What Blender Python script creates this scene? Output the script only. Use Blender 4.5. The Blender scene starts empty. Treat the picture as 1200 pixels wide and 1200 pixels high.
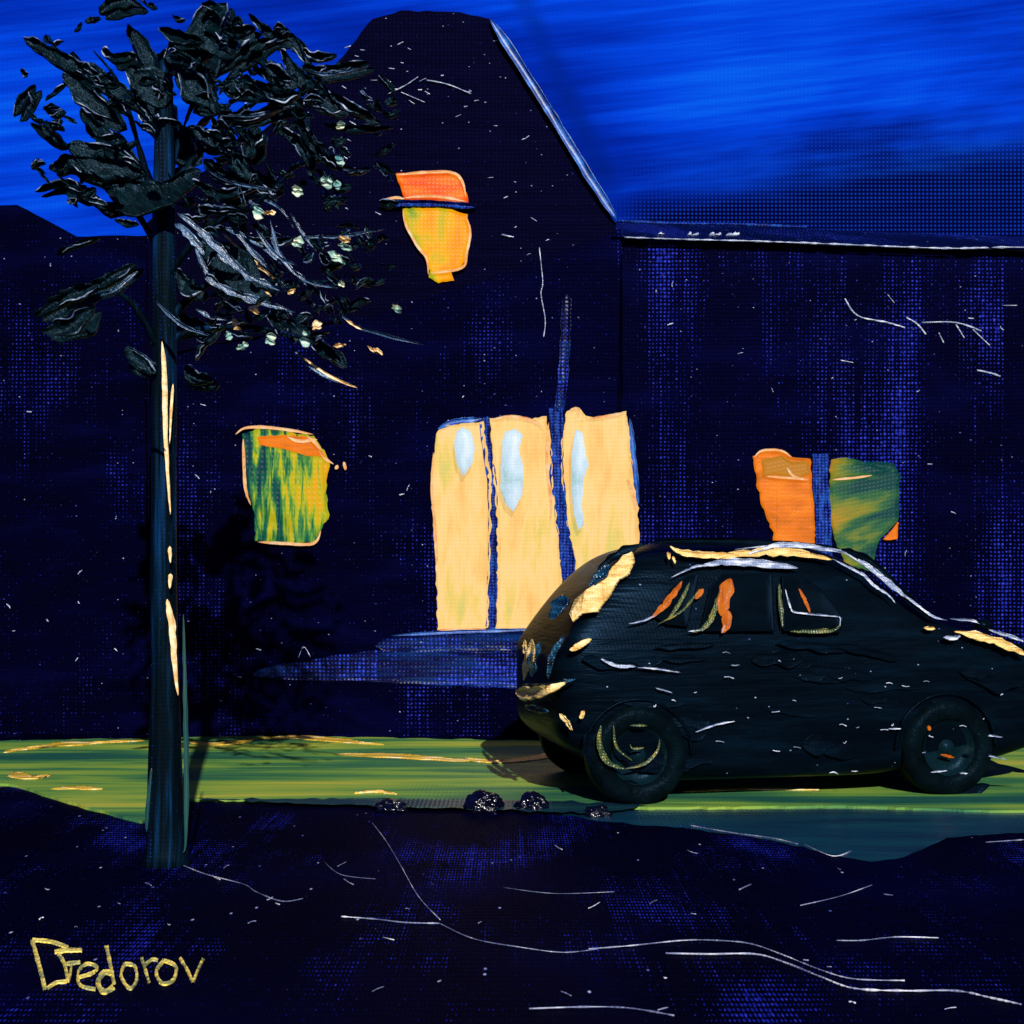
import bpy, bmesh, math, random
from mathutils import Vector, noise
random.seed(7)
S = bpy.context.scene
C = S.collection
F, H, HY = 1667.0, 1.6, 667.0          # focal length in photo pixels, eye height, row of the horizon

def P(px, py, Y): return Vector(((px-600)/F*Y, Y, H-(py-HY)/F*Y))
def G(px, py, z=0.0):
    Y = F*(H-z)/(py-HY); return Vector(((px-600)/F*Y, Y, z))

# ------------------------------------------------------------------ materials
class NT:
    def __init__(s, tree): s.t = tree; s.n = tree.nodes; s.l = tree.links
    def new(s, ty, **kw):
        n = s.n.new(ty)
        for k, v in kw.items(): setattr(n, k, v)
        return n
    def put(s, sock, v):
        if isinstance(v, (int, float)): sock.default_value = v
        elif isinstance(v, (tuple, list)): sock.default_value = v
        else: s.l.new(v, sock)
    def m(s, op, a, b=0.0, c=0.0, clamp=False):
        n = s.new('ShaderNodeMath', operation=op, use_clamp=clamp)
        s.put(n.inputs[0], a); s.put(n.inputs[1], b)
        if op in ('MULTIPLY_ADD', 'SMOOTH_MIN', 'COMPARE'): s.put(n.inputs[2], c)
        return n.outputs[0]
    def ss(s, v, lo, hi, a=0.0, b=1.0):
        n = s.new('ShaderNodeMapRange', interpolation_type='SMOOTHSTEP')
        s.put(n.inputs[0], v); n.inputs[1].default_value = lo; n.inputs[2].default_value = hi
        n.inputs[3].default_value = a; n.inputs[4].default_value = b
        return n.outputs[0]
    def vec(s, x, y, z=0.0):
        n = s.new('ShaderNodeCombineXYZ')
        s.put(n.inputs[0], x); s.put(n.inputs[1], y); s.put(n.inputs[2], z)
        return n.outputs[0]
    def noise(s, u, v, su, sv, detail=3.0, rough=0.55, off=0.0, dist=0.0):
        n = s.new('ShaderNodeTexNoise')
        s.put(n.inputs['Vector'], s.vec(s.m('MULTIPLY', u, su), s.m('MULTIPLY', v, sv), off))
        n.inputs['Scale'].default_value = 1.0; n.inputs['Detail'].default_value = detail
        n.inputs['Roughness'].default_value = rough; n.inputs['Distortion'].default_value = dist
        return n.outputs[0]
    def ramp(s, v, stops):
        n = s.new('ShaderNodeValToRGB'); e = n.color_ramp.elements
        while len(e) < len(stops): e.new(0.5)
        for i, (p, c) in enumerate(stops): e[i].position = p; e[i].color = (*c, 1)
        s.put(n.inputs[0], v); return n.outputs[0]
    def mix(s, f, a, b, mode='MIX'):
        n = s.new('ShaderNodeMix', data_type='RGBA', blend_type=mode)
        s.put(n.inputs[0], f)
        s.put(n.inputs[6], (*a, 1) if isinstance(a, tuple) and len(a) == 3 else a)
        s.put(n.inputs[7], (*b, 1) if isinstance(b, tuple) and len(b) == 3 else b)
        return n.outputs[2]

def paint(name, stops, axes='XZ', stroke=(3, 12), weave=0.038, wv=0.5, vper=None,
          dots=None, dotcol=(0.012, 0.03, 0.42), flecks=0.0, fcell=0.05, rough=0.35, bump=0.5, sbump=0.4,
          emit=0.0, spec=0.5, off=0.0, patch=(0.55, 0.22), plo=0.5, phi=0.68, detail=4.0, coat=0.0, tilt=0.0, grad=None, wrap=False, big=None, stint=None):
    """thick oil-like paint over coarse woven cloth, in the surface's own metres"""
    mt = bpy.data.materials.new(name); mt.use_nodes = True
    k = NT(mt.node_tree); k.n.clear()
    out = k.new('ShaderNodeOutputMaterial'); b = k.new('ShaderNodeBsdfPrincipled')
    k.l.new(b.outputs[0], out.inputs[0])
    tc = k.new('ShaderNodeTexCoord'); sp = k.new('ShaderNodeSeparateXYZ'); k.l.new(tc.outputs['Object'], sp.inputs[0])
    ix = {'X': 0, 'Y': 1, 'Z': 2}
    u0, v0 = sp.outputs[ix[axes[0]]], sp.outputs[ix[axes[1]]]
    if wrap: u0 = k.m('ADD', u0, sp.outputs[1])
    if tilt: v0 = k.m('ADD', v0, k.m('MULTIPLY', u0, tilt))
    jn = k.noise(u0, v0, 9, 9, 2.0, off=3.3+off)
    u = k.m('ADD', u0, k.m('MULTIPLY', jn, weave*0.7)); v = k.m('ADD', v0, k.m('MULTIPLY', jn, -weave*0.5))
    vp = vper or weave
    wu = k.m('MULTIPLY_ADD', k.m('SINE', k.m('MULTIPLY', u, 2*math.pi/weave)), 0.5, 0.5)
    wz = k.m('MULTIPLY_ADD', k.m('SINE', k.m('MULTIPLY', v, 2*math.pi/vp)), 0.5, 0.5)
    w = k.m('MULTIPLY', wu, wz)
    st = k.noise(u0, v0, stroke[0], stroke[1], detail, 0.6, off, 0.3)
    sv_ = k.ss(st, 0.25, 0.75)
    if big: sv_ = k.m('ADD', sv_, k.m('MULTIPLY', k.m('SUBTRACT', k.noise(u0, v0, big[0], big[1], 2, 0.5, off+41), 0.5), big[2]), clamp=True)
    if grad: sv_ = k.m('ADD', sv_, k.m('MULTIPLY', k.m('SUBTRACT', u0, grad[0]), grad[1]), clamp=True)
    col = k.ramp(sv_, stops)
    if dots:
        pm = k.noise(u0, v0, patch[0], patch[1], 3.0, 0.6, off+11)
        cm = k.noise(u0, v0, 0.55/weave, 0.035/vp, 2.0, 0.6, off+31)
        pm = k.m('ADD', k.m('MULTIPLY', pm, 0.72), k.m('MULTIPLY', cm, 0.28))
        fm = k.noise(u0, v0, 1.0/weave, 0.8/vp, 2.0, 0.6, off+5)
        th = k.m('ADD', k.m('MULTIPLY', k.ss(pm, plo, phi), 0.55), k.m('MULTIPLY', fm, 1.0))
        th = k.m('ADD', th, k.m('MULTIPLY', w, 0.62))
        dm = k.m('MULTIPLY', k.ss(th, 1.10, 1.36), dots, clamp=True)
        dv = k.noise(u0, v0, 1/weave, 1/vp, 1.0, 0.5, off+21)
        dc = k.mix(k.ss(dv, 0.45, 0.75), dotcol, tuple(min(1, c*2.1+0.02) for c in dotcol))
        col = k.mix(dm, col, dc)
    if flecks:
        vo = k.new('ShaderNodeTexVoronoi'); vo.inputs['Scale'].default_value = 1.0
        k.put(vo.inputs['Vector'], k.vec(k.m('MULTIPLY', u, 1/fcell), k.m('MULTIPLY', v, (weave/vp)*1.5/fcell), off))
        cs = k.new('ShaderNodeSeparateColor'); k.l.new(vo.outputs['Color'], cs.inputs[0])
        sel = k.ss(cs.outputs[0], 1-flecks, 1-flecks+0.01)
        dd = k.ss(vo.outputs['Distance'], 0.07, 0.17, 1.0, 0.0)
        fm_ = k.m('MULTIPLY', sel, dd)
        col = k.mix(fm_, col, k.mix(cs.outputs[1], (0.02, 0.05, 0.35), (0.45, 0.5, 0.75)))
    hgt = k.m('ADD', k.m('MULTIPLY', w, wv), k.m('MULTIPLY', st, sbump*4))
    fine = k.noise(u0, v0, stroke[0]*5, stroke[1]*5, 2.0, 0.5, off+2)
    hgt = k.m('ADD', hgt, k.m('MULTIPLY', fine, sbump))
    bp = k.new('ShaderNodeBump'); bp.inputs['Strength'].default_value = bump; bp.inputs['Distance'].default_value = 0.012
    k.put(bp.inputs['Height'], hgt); k.l.new(bp.outputs[0], b.inputs['Normal'])
    k.put(b.inputs['Base Color'], col); b.inputs['Roughness'].default_value = rough
    b.inputs['Specular IOR Level'].default_value = spec
    if stint: b.inputs['Specular Tint'].default_value = (*stint, 1)
    b.inputs['Coat Weight'].default_value = coat; b.inputs['Coat Roughness'].default_value = 0.15
    if emit:
        k.put(b.inputs['Emission Color'], k.mix(k.m('MULTIPLY', w, 0.12), col, (0.25, 0.12, 0.03)))
        b.inputs['Emission Strength'].default_value = emit; b.inputs['Specular IOR Level'].default_value = 0.12; bp.inputs['Strength'].default_value = bump*0.5
        k.put(b.inputs['Base Color'], k.mix(0.85, col, (0.0, 0.0, 0.0)))
    return mt

NAVY = [(0.0, (0.0004, 0.0004, 0.004)), (0.6, (0.0006, 0.0006, 0.009)), (1.0, (0.0010, 0.0012, 0.020))]
M = {}
M['wall'] = paint('navy wall paint', NAVY, stroke=(0.7, 2.5), dots=0.72, dotcol=(0.010, 0.018, 0.30), flecks=0.05,
                  rough=0.45, bump=0.3, spec=0.025, stint=(0.06, 0.09, 1), patch=(0.9, 0.35), plo=0.47, phi=0.70)
M['wall_right'] = paint('navy wing paint', NAVY, stroke=(0.9, 2.0), dots=0.8, dotcol=(0.010, 0.02, 0.32), flecks=0.05,
                  rough=0.45, bump=0.3, spec=0.025, stint=(0.06, 0.09, 1), off=4.0, patch=(1.6, 0.22), plo=0.42, phi=0.66)
M['gable'] = paint('black gable paint', [(0, (0.0008, 0.0006, 0.004)), (1, (0.0015, 0.0012, 0.009))], stroke=(1, 9), dots=0.5,
                  dotcol=(0.010, 0.018, 0.22), flecks=0.07, rough=0.45, bump=0.3, wv=0.6, spec=0.025, stint=(0.06, 0.09, 1), off=9, plo=0.55, phi=0.8)
M['roof'] = paint('night roof tiles', NAVY, axes='XY', stroke=(1, 3), vper=0.2, dots=0.5, flecks=0.06, rough=0.6, bump=0.2, spec=0.02, off=2, plo=0.45, phi=0.65)
M['verge'] = paint('blue lit verge', [(0, (0.0, 0.02, 0.12)), (0.5, (0.004, 0.06, 0.32)), (1, (0.03, 0.18, 0.6))], stroke=(5, 5), rough=0.4, bump=0.25, sbump=0.4, wv=0.1)
M['plinth'] = paint('teal blue plinth paint', [(0, (0.0008, 0.001, 0.014)), (0.5, (0.0010, 0.002, 0.035)), (1, (0.002, 0.025, 0.13))], stroke=(0.8, 7), spec=0.1,
                  dots=0.8, dotcol=(0.012, 0.035, 0.42), flecks=0.05, rough=0.3, bump=0.4, off=6, patch=(0.8, 1.2), plo=0.4, phi=0.6)
M['pipe'] = paint('blue pipe paint', [(0, (0.0008, 0.002, 0.03)), (0.5, (0.001, 0.006, 0.10)), (1, (0.006, 0.08, 0.34))], stroke=(22, 5), weave=0.03,
                  dots=0.7, dotcol=(0.012, 0.05, 0.40), spec=0.08, rough=0.4, bump=0.6, patch=(4, 3), plo=0.3, phi=0.5)
M['ground'] = paint('night road', NAVY, axes='XY', stroke=(0.8, 0.5), weave=0.0165, vper=0.062, dots=0.65, dotcol=(0.012, 0.022, 0.38),
                  flecks=0.06, fcell=0.05, rough=0.65, bump=0.3, spec=0.02, stint=(0.06, 0.09, 1), off=1, patch=(1.5, 0.8), plo=0.47, phi=0.68)
M['lawn'] = paint('green lawn strokes', [(0.0, (0.012, 0.09, 0.07)), (0.3, (0.05, 0.19, 0.065)), (0.52, (0.16, 0.32, 0.055)), (0.8, (0.28, 0.40, 0.055)), (1.0, (0.45, 0.45, 0.06))],
                  axes='XY', stroke=(0.30, 3.0), weave=0.030, vper=0.15, wv=0.3, rough=0.5, spec=0.2, bump=0.4, sbump=0.6, off=0.6, detail=6, big=(0.5, 0.7, 1.5))
M['lawn_edge'] = paint('dark teal lawn edge', [(0, (0.001, 0.010, 0.035)), (0.5, (0.004, 0.04, 0.06)), (1, (0.02, 0.10, 0.07))], axes='XY', stroke=(0.8, 9), weave=0.03, vper=0.1, rough=0.35)
M['teal'] = paint('dark teal car shade', [(0, (0.001, 0.018, 0.05)), (0.5, (0.003, 0.036, 0.075)), (1, (0.005, 0.06, 0.09))], axes='XY', stroke=(0.7, 4),
                  weave=0.03, vper=0.1, dots=0.7, dotcol=(0.006, 0.05, 0.28), rough=0.3, bump=0.3, off=8, plo=0.5, phi=0.7)
M['cream'] = paint('cream lit pane', [(0, (0.84, 0.46, 0.13)), (0.35, (0.90, 0.57, 0.19)), (0.6, (0.92, 0.60, 0.24)), (0.85, (0.80, 0.56, 0.14)), (1, (0.62, 0.55, 0.15))],
                  stroke=(5.5, 1.3), emit=0.95, wv=0.7, bump=0.5, rough=0.45, off=3)
M['orange'] = paint('orange lit pane', [(0, (0.62, 0.15, 0.01)), (0.5, (0.85, 0.19, 0.01)), (1, (0.95, 0.25, 0.015))], stroke=(3, 8), emit=0.85, off=2)
M['redorange'] = paint('red orange lit pane', [(0, (0.95, 0.26, 0.01)), (0.5, (0.95, 0.13, 0.006)), (1, (0.90, 0.06, 0.006))], stroke=(3, 10), emit=0.85, off=5)
M['amber'] = paint('amber lit pane', [(0, (0.26, 0.36, 0.02)), (0.25, (0.60, 0.45, 0.01)), (0.5, (0.90, 0.42, 0.005)), (1, (0.98, 0.30, 0.004))], stroke=(3.5, 2.5), emit=0.9, off=1.2, detail=2, grad=(-0.78, 1.6))
M['greenpane'] = paint('green and yellow lit pane', [(0, (0.0, 0.04, 0.06)), (0.25, (0.005, 0.13, 0.06)), (0.45, (0.10, 0.30, 0.04)), (0.65, (0.50, 0.48, 0.01)), (1, (0.85, 0.38, 0.01))],
                  stroke=(14, 1.8), emit=0.85, off=4, weave=0.05, wv=1.0, bump=0.6, grad=(-2.13, 0.75))
M['olive'] = paint('olive lit pane', [(0, (0.0, 0.06, 0.06)), (0.28, (0.03, 0.14, 0.05)), (0.5, (0.20, 0.24, 0.03)), (0.75, (0.42, 0.26, 0.02)), (1, (0.55, 0.22, 0.02))],
                  stroke=(1.0, 3), emit=0.8, off=7.7, tilt=-0.2, grad=(3.25, -1.1))
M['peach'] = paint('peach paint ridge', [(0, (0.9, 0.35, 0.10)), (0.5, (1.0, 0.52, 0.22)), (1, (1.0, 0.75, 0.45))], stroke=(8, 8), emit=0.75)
M['paleblue'] = paint('pale blue lantern glow', [(0, (0.36, 0.58, 0.58)), (0.35, (0.55, 0.74, 0.88)), (1, (0.78, 0.90, 0.98))], stroke=(5, 3), emit=0.85, weave=0.03)
M['bark'] = paint('dark teal bark', [(0, (0.0006, 0.002, 0.003)), (0.5, (0.001, 0.004, 0.007)), (0.75, (0.0015, 0.012, 0.03)), (1, (0.003, 0.035, 0.14))],
                  stroke=(22, 0.9), weave=0.022, wv=0.12, dots=0.4, rough=0.5, spec=0.06, stint=(0.3, 0.6, 1), bump=0.5, sbump=0.9, patch=(6, 0.5), dotcol=(0.01, 0.03, 0.3), detail=5)
M['leaf'] = paint('black green foliage', [(0, (0.0010, 0.003, 0.004)), (0.6, (0.0018, 0.008, 0.012)), (1, (0.003, 0.016, 0.024))],
                  stroke=(10, 26), weave=0.022, rough=0.28, bump=0.55, sbump=0.8, wv=0.05, spec=0.15, stint=(0.35, 0.65, 1), tilt=0.6)
M['leafglint'] = paint('slate leaf glint', [(0, (0.01, 0.025, 0.05)), (0.5, (0.05, 0.09, 0.17)), (1, (0.40, 0.50, 0.70))], stroke=(7, 7), weave=0.02, rough=0.3, bump=0.4, wv=0.05)  # pale colour stands in for glints along the stroke edges
M['leafblue'] = paint('blue grey leaf highlight', [(0, (0.003, 0.012, 0.022)), (0.5, (0.03, 0.08, 0.17)), (1, (0.14, 0.26, 0.45))],
                  stroke=(9, 40), weave=0.022, rough=0.25, bump=0.45, sbump=0.6, wv=0.15, spec=0.6, tilt=0.9, detail=5)
M['palegreen'] = paint('pale green leaf paint', [(0, (0.06, 0.22, 0.26)), (0.45, (0.35, 0.55, 0.46)), (1, (0.9, 0.88, 0.6))], stroke=(16, 20), rough=0.3, bump=0.4, sbump=0.6, wv=0.1)
M['creamleaf'] = paint('cream leaf paint', [(0, (0.6, 0.36, 0.14)), (0.5, (0.85, 0.60, 0.28)), (1, (0.95, 0.85, 0.6))], stroke=(20, 20), rough=0.35, bump=0.35, wv=0.1)
M['car'] = paint('black teal car paint', [(0, (0.0004, 0.0014, 0.003)), (0.6, (0.0007, 0.0028, 0.006)), (1, (0.0012, 0.006, 0.013))], stroke=(1.2, 8),
                  weave=0.026, flecks=0.05, fcell=0.045, rough=0.35, bump=0.3, sbump=0.8, wv=0.12, spec=0.06, stint=(0.2, 0.5, 1), wrap=True)
M['glass'] = paint('dark car glass', [(0, (0.0005, 0.0015, 0.003)), (1, (0.001, 0.004, 0.008))], stroke=(2, 8), weave=0.026, wv=0.0, rough=0.35, bump=0.1, spec=0.02, stint=(0.2, 0.5, 1))
M['rubber'] = paint('tyre rubber', [(0, (0.0006, 0.002, 0.003)), (1, (0.0015, 0.006, 0.009))], stroke=(6, 6), weave=0.02, wv=0.1, rough=0.4, bump=0.5, sbump=0.8, spec=0.03, stint=(0.3, 0.6, 1))
M['rim'] = paint('teal rim', [(0, (0.002, 0.012, 0.02)), (0.7, (0.002, 0.010, 0.014)), (1, (0.008, 0.022, 0.022))], stroke=(9, 9), weave=0.02, wv=0.1, rough=0.35, bump=0.4, spec=0.08, stint=(0.3, 0.6, 1))
M['creamcar'] = paint('cream lit trim', [(0, (0.55, 0.30, 0.06)), (0.5, (0.85, 0.58, 0.20)), (1, (0.95, 0.78, 0.42))], stroke=(6, 22), weave=0.02, rough=0.3, bump=0.6, sbump=0.8)  # window light put into the car's cream colour
M['rearglass'] = paint('rear glass', [(0, (0.01, 0.06, 0.10)), (0.3, (0.12, 0.20, 0.16)), (0.42, (0.80, 0.50, 0.16)), (1, (0.92, 0.62, 0.24))], axes='YZ', stroke=(1.5, 1.2),
                  weave=0.03, rough=0.25, bump=0.5, off=2.2, detail=2)
M['orangecar'] = paint('orange gleam', [(0, (0.55, 0.10, 0.005)), (0.4, (0.90, 0.20, 0.01)), (1, (0.95, 0.26, 0.03))], stroke=(10, 8), weave=0.02, rough=0.35, emit=0.5)
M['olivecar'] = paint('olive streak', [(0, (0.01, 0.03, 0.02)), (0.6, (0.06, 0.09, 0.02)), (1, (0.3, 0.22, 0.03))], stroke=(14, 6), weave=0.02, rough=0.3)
M['tealcar'] = paint('teal blue panel', [(0, (0.001, 0.008, 0.02)), (0.5, (0.003, 0.03, 0.07)), (1, (0.015, 0.10, 0.20))], stroke=(5, 20), weave=0.02, rough=0.22, bump=0.7, sbump=0.9)
M['silver'] = paint('pale glint ridge', [(0, (0.10, 0.16, 0.30)), (0.5, (0.35, 0.42, 0.6)), (1, (0.8, 0.85, 0.95))], stroke=(9, 30), weave=0.02, rough=0.3, bump=0.7)  # pale tone paints glints onto raised ridges
M['groundridge'] = paint('pale road glint', [(0, (0.03, 0.04, 0.12)), (0.5, (0.22, 0.25, 0.4)), (1, (0.85, 0.85, 0.9))], axes='XY', stroke=(5, 5), weave=0.02, rough=0.3, detail=3)  # highlights of the road ridges are part of this colour
M['stone'] = paint('wet black stone', [(0, (0.0005, 0.0005, 0.003)), (1, (0.002, 0.002, 0.01))], stroke=(12, 12), weave=0.02, wv=0.1, rough=0.12, bump=0.8, sbump=0.8, spec=0.8)
M['yellow'] = paint('yellow lawn stroke', [(0, (0.10, 0.20, 0.04)), (0.3, (0.55, 0.36, 0.03)), (0.6, (0.85, 0.50, 0.05)), (1, (0.95, 0.85, 0.5))], axes='XY', stroke=(2.2, 22), weave=0.03, vper=0.1, rough=0.4, off=1.5)
M['letter'] = paint('yellow lettering', [(0, (0.22, 0.24, 0.08)), (0.3, (0.50, 0.48, 0.15)), (0.5, (0.88, 0.68, 0.10)), (1, (0.95, 0.80, 0.22))], axes='XY', stroke=(9, 9), weave=0.02, vper=0.06, rough=0.4, bump=0.6, sbump=0.8)

# ------------------------------------------------------------------ mesh helpers
def link(name, bm, m, parent=None, smooth=False):
    bmesh.ops.recalc_face_normals(bm, faces=bm.faces)
    me = bpy.data.meshes.new(name); bm.to_mesh(me); bm.free()
    me.materials.append(M[m] if isinstance(m, str) else m)
    if smooth:
        for p in me.polygons: p.use_smooth = True
    o = bpy.data.objects.new(name, me); C.objects.link(o)
    if parent: o.parent = parent
    return o
def tag(o, label=None, cat=None, group=None, kind=None):
    if label: o['label'] = label
    if cat: o['category'] = cat
    if group: o['group'] = group
    if kind: o['kind'] = kind
    return o
def empty(name, loc=(0, 0, 0), rz=0.0):
    o = bpy.data.objects.new(name, None); C.objects.link(o); o.location = loc; o.rotation_euler = (0, 0, rz); return o
def to_local(o, parent):
    """geometry was written in world metres: shift it into its parent's frame"""
    inv = parent.matrix_world.inverted() if False else None
def catmull(pts, n):
    out = []
    m = len(pts)
    for i in range(m-1):
        p0 = pts[max(i-1, 0)]; p1 = pts[i]; p2 = pts[i+1]; p3 = pts[min(i+2, m-1)]
        for j in range(n):
            t = j/n
            out.append(0.5*((2*p1)+(p2-p0)*t+(2*p0-5*p1+4*p2-p3)*t*t+(3*p1-p0-3*p2+p3)*t**3))
    out.append(pts[-1].copy()); return out
def nz(x, y=0.0, z=0.0): return noise.noise(Vector((x, y, z)))

def stroke(bm, pts, w, n=Vector((0, -1, 0)), t=0.02, seed=0.0, taper=(0.25, 0.25), steps=6, flat=False, rag=0.18, edge=None):
    """one thick knife stroke along pts: a solid blade with a raised ridge on either side"""
    pts = catmull([Vector(p) for p in pts], steps)
    L = [0.0]
    for a, b in zip(pts, pts[1:]): L.append(L[-1]+(b-a).length)
    tot = L[-1] or 1.0
    prof = [(-1, 0.0), (-0.93, 1.0), (-0.74, 0.42), (-0.3, 0.22), (0.15, 0.30), (0.72, 0.40), (0.92, 0.85), (1, 0.0), (0.5, -0.5), (-0.5, -0.5)]
    rings = []
    for i, p in enumerate(pts):
        a = pts[max(i-1, 0)]; b = pts[min(i+1, len(pts)-1)]
        tg = (b-a).normalized(); sd = tg.cross(n).normalized()
        s = L[i]/tot
        ww = w if not callable(w) else w(s)
        e0 = min(1, math.sqrt(max(s, 0)/taper[0])) if taper[0] else 1
        e1 = min(1, math.sqrt(max(1-s, 0)/taper[1])) if taper[1] else 1
        ww = ww*max(0.04, e0*e1)
        tt = t*(0.45+0.55*e0*e1)
        ring = []
        for k, (x, h) in enumerate(prof):
            r = 1+rag*nz(L[i]*9/max(w if not callable(w) else 0.1, 0.02)*0.12+seed*7.7, x*1.3+seed)*2
            hh = h*(1+0.9*nz(L[i]*22+seed*3, x*2, seed)) if h > 0 else h
            ring.append(bm.verts.new(p+sd*(x*ww*r*0.5)+n*(hh*tt)))
        rings.append(ring)
    K = len(prof)
    for r0, r1 in zip(rings, rings[1:]):
        for k in range(K): bm.faces.new((r0[k], r0[(k+1) % K], r1[(k+1) % K], r1[k]))
    bm.faces.new(rings[0]); bm.faces.new(rings[-1][::-1])
    if edge:
        for kk in (1, 6):
            path = [r[kk].co.copy() for r in rings]; run = []
            for i in range(len(path)+1):
                ok = i < len(path) and nz(L[min(i, len(L)-1)]*7+kk*3.1+seed*2.3, seed) > 0.02
                if ok: run.append(path[i]+n*0.004)
                if (not ok or i == len(path)) and len(run) >= 3:
                    f0 = len(bm.faces)
                    tube(bm, run, lambda q: edge*(0.25+0.9*math.sin(math.pi*q)), steps=2, seed=seed+kk, wob=0.8, seg=5)
                    bm.faces.ensure_lookup_table()
                    for f in bm.faces[f0:]: f.material_index = 1
                if not ok: run = []

def tube(bm, pts, r, steps=5, seg=6, wob=0.4, seed=0.0, smooth=True):
    pts = catmull([Vector(p) for p in pts], steps) if smooth else [Vector(p) for p in pts]
    rings = []; N = len(pts)
    for i, p in enumerate(pts):
        tg = (pts[min(i+1, N-1)]-pts[max(i-1, 0)]).normalized()
        a = tg.cross(Vector((0.13, 0.2, 1)) if abs(tg.z) < 0.9 else Vector((1, 0, 0))).normalized(); b = tg.cross(a)
        rr = (r(i/(N-1)) if callable(r) else r)*(1+wob*nz(i*0.6+seed*5, seed)*1.6)
        rings.append([bm.verts.new(p+(a*math.cos(q)+b*math.sin(q))*rr) for q in [2*math.pi*k/seg for k in range(seg)]])
    for r0, r1 in zip(rings, rings[1:]):
        for k in range(seg): bm.faces.new((r0[k], r0[(k+1) % seg], r1[(k+1) % seg], r1[k]))
    bm.faces.new(rings[0][::-1]); bm.faces.new(rings[-1])

def outline(pts, sub, jit, seed):
    """ragged closed 2-D outline in photo pixels"""
    out = []; n = len(pts)
    for i in range(n):
        a = Vector(pts[i]); b = Vector(pts[(i+1) % n]); L = (b-a).length; k = max(1, int(L/sub))
        d = (b-a).normalized(); nn = Vector((-d.y, d.x))
        for j in range(k):
            p = a.lerp(b, j/k); q = jit*1.6*(nz(p.x*0.11+seed, p.y*0.11)+0.6*nz(p.x*0.45, p.y*0.45+seed))
            out.append(p+nn*q)
    return out
def area(p): return sum(p[i].x*p[(i+1) % len(p)].y-p[(i+1) % len(p)].x*p[i].y for i in range(len(p)))/2
def inset(p, d):
    n = len(p); s = 1 if area(p) > 0 else -1; out = []
    for i in range(n):
        e = (p[(i+1) % n]-p[i-1])
        if e.length < 1e-6: out.append(p[i].copy()); continue
        e.normalize(); out.append(p[i]+Vector((-e.y, e.x))*d*s)
    return out
def slab(bm, pts, Y, t=0.03, rim=2.2, sub=4, jit=1.2, seed=0.0, depth=0.05):
    """a lit pane laid on as one thick slab with a raised lip: front at Y-t, back at Y+depth"""
    o = outline(pts, sub, jit, seed); scale = Y/F
    levels = [(o, Y+depth), (o, Y-t*0.5), (inset(o, rim*0.5), Y-t), (inset(o, rim*1.6), Y-t*0.45)]
    rings = []
    for li, (q, yy) in enumerate(levels):
        ring = []
        for i, p in enumerate(q):
            yv = yy-(t*0.6*nz(p.x*0.2+seed, p.y*0.2) if li == 2 else 0)
            v = P(p.x, p.y, Y); v.y = yv; ring.append(bm.verts.new(v))
        rings.append(ring)
    K = len(o)
    for r0, r1 in zip(rings, rings[1:]):
        for k in range(K): bm.faces.new((r0[k], r0[(k+1) % K], r1[(k+1) % K], r1[k]))
    for r in (rings[-1], rings[0]):
        f = bm.faces.new(r if r is rings[-1] else r[::-1]); bmesh.ops.triangulate(bm, faces=[f])
def prism(bm, pts, y0, y1, Y=None, sub=None, jit=0, seed=0):
    """photo-outline at depth Y given real depth from y0 back to y1"""
    Y = Y or y0
    q = outline(pts, sub, jit, seed) if sub else [Vector(p) for p in pts]
    rings = []
    for yy in (y0, y1):
        r = []
        for p in q: v = P(p.x, p.y, Y); v.y = yy; r.append(bm.verts.new(v))
        rings.append(r)
    K = len(q)
    for k in range(K): bm.faces.new((rings[0][k], rings[0][(k+1) % K], rings[1][(k+1) % K], rings[1][k]))
    for r in rings:
        f = bm.faces.new(r); bmesh.ops.triangulate(bm, faces=[f])
def box(bm, a, b):
    x0, y0, z0 = a; x1, y1, z1 = b
    v = [bm.verts.new(p) for p in [(x0,y0,z0),(x1,y0,z0),(x1,y1,z0),(x0,y1,z0),(x0,y0,z1),(x1,y0,z1),(x1,y1,z1),(x0,y1,z1)]]
    for f in [(0,1,2,3),(4,5,6,7),(0,1,5,4),(1,2,6,5),(2,3,7,6),(3,0,4,7)]: bm.faces.new([v[i] for i in f])
def sheet(bm, pts, z, sub=10, jit=1.0, seed=0.0, thick=0.0):
    q = outline(pts, sub, jit, seed)
    top = [bm.verts.new(G(p.x, p.y, z)) for p in q]
    f = bm.faces.new(top)
    if thick:
        low = [bm.verts.new(v.co-Vector((0, 0, thick))) for v in top]
        for k in range(len(top)): bm.faces.new((top[k], top[(k+1) % len(top)], low[(k+1) % len(low)], low[k]))
    bmesh.ops.triangulate(bm, faces=[f])

# ------------------------------------------------------------------ setting
bm = bmesh.new(); v = [bm.verts.new(p) for p in [(-400, -200, 0), (400, -200, 0), (400, 600, 0), (-400, 600, 0)]]; bm.faces.new(v)
tag(link('street', bm, 'ground'), kind='structure')
WY = 13.7       # front wall of the house
bm = bmesh.new()
sheet(bm, [(-420, 862), (5, 868), (330, 862), (640, 868), (1500, 868), (1500, 952), (1180, 950), (980, 944), (800, 946), (640, 944), (420, 938), (222, 936), (166, 962), (100, 945), (20, 920), (-60, 912), (-420, 905)], 0.02, jit=0.8, seed=2, thick=0.03)
tag(link('lawn', bm, 'lawn'), kind='structure')
bm = bmesh.new()
sheet(bm, [(222, 936), (420, 936), (560, 936), (640, 938), (760, 944), (700, 953), (640, 951), (420, 944)], 0.026, jit=1.5, seed=5)
tag(link('lawn_edge', bm, 'lawn_edge'), kind='structure')
bm = bmesh.new()
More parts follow.
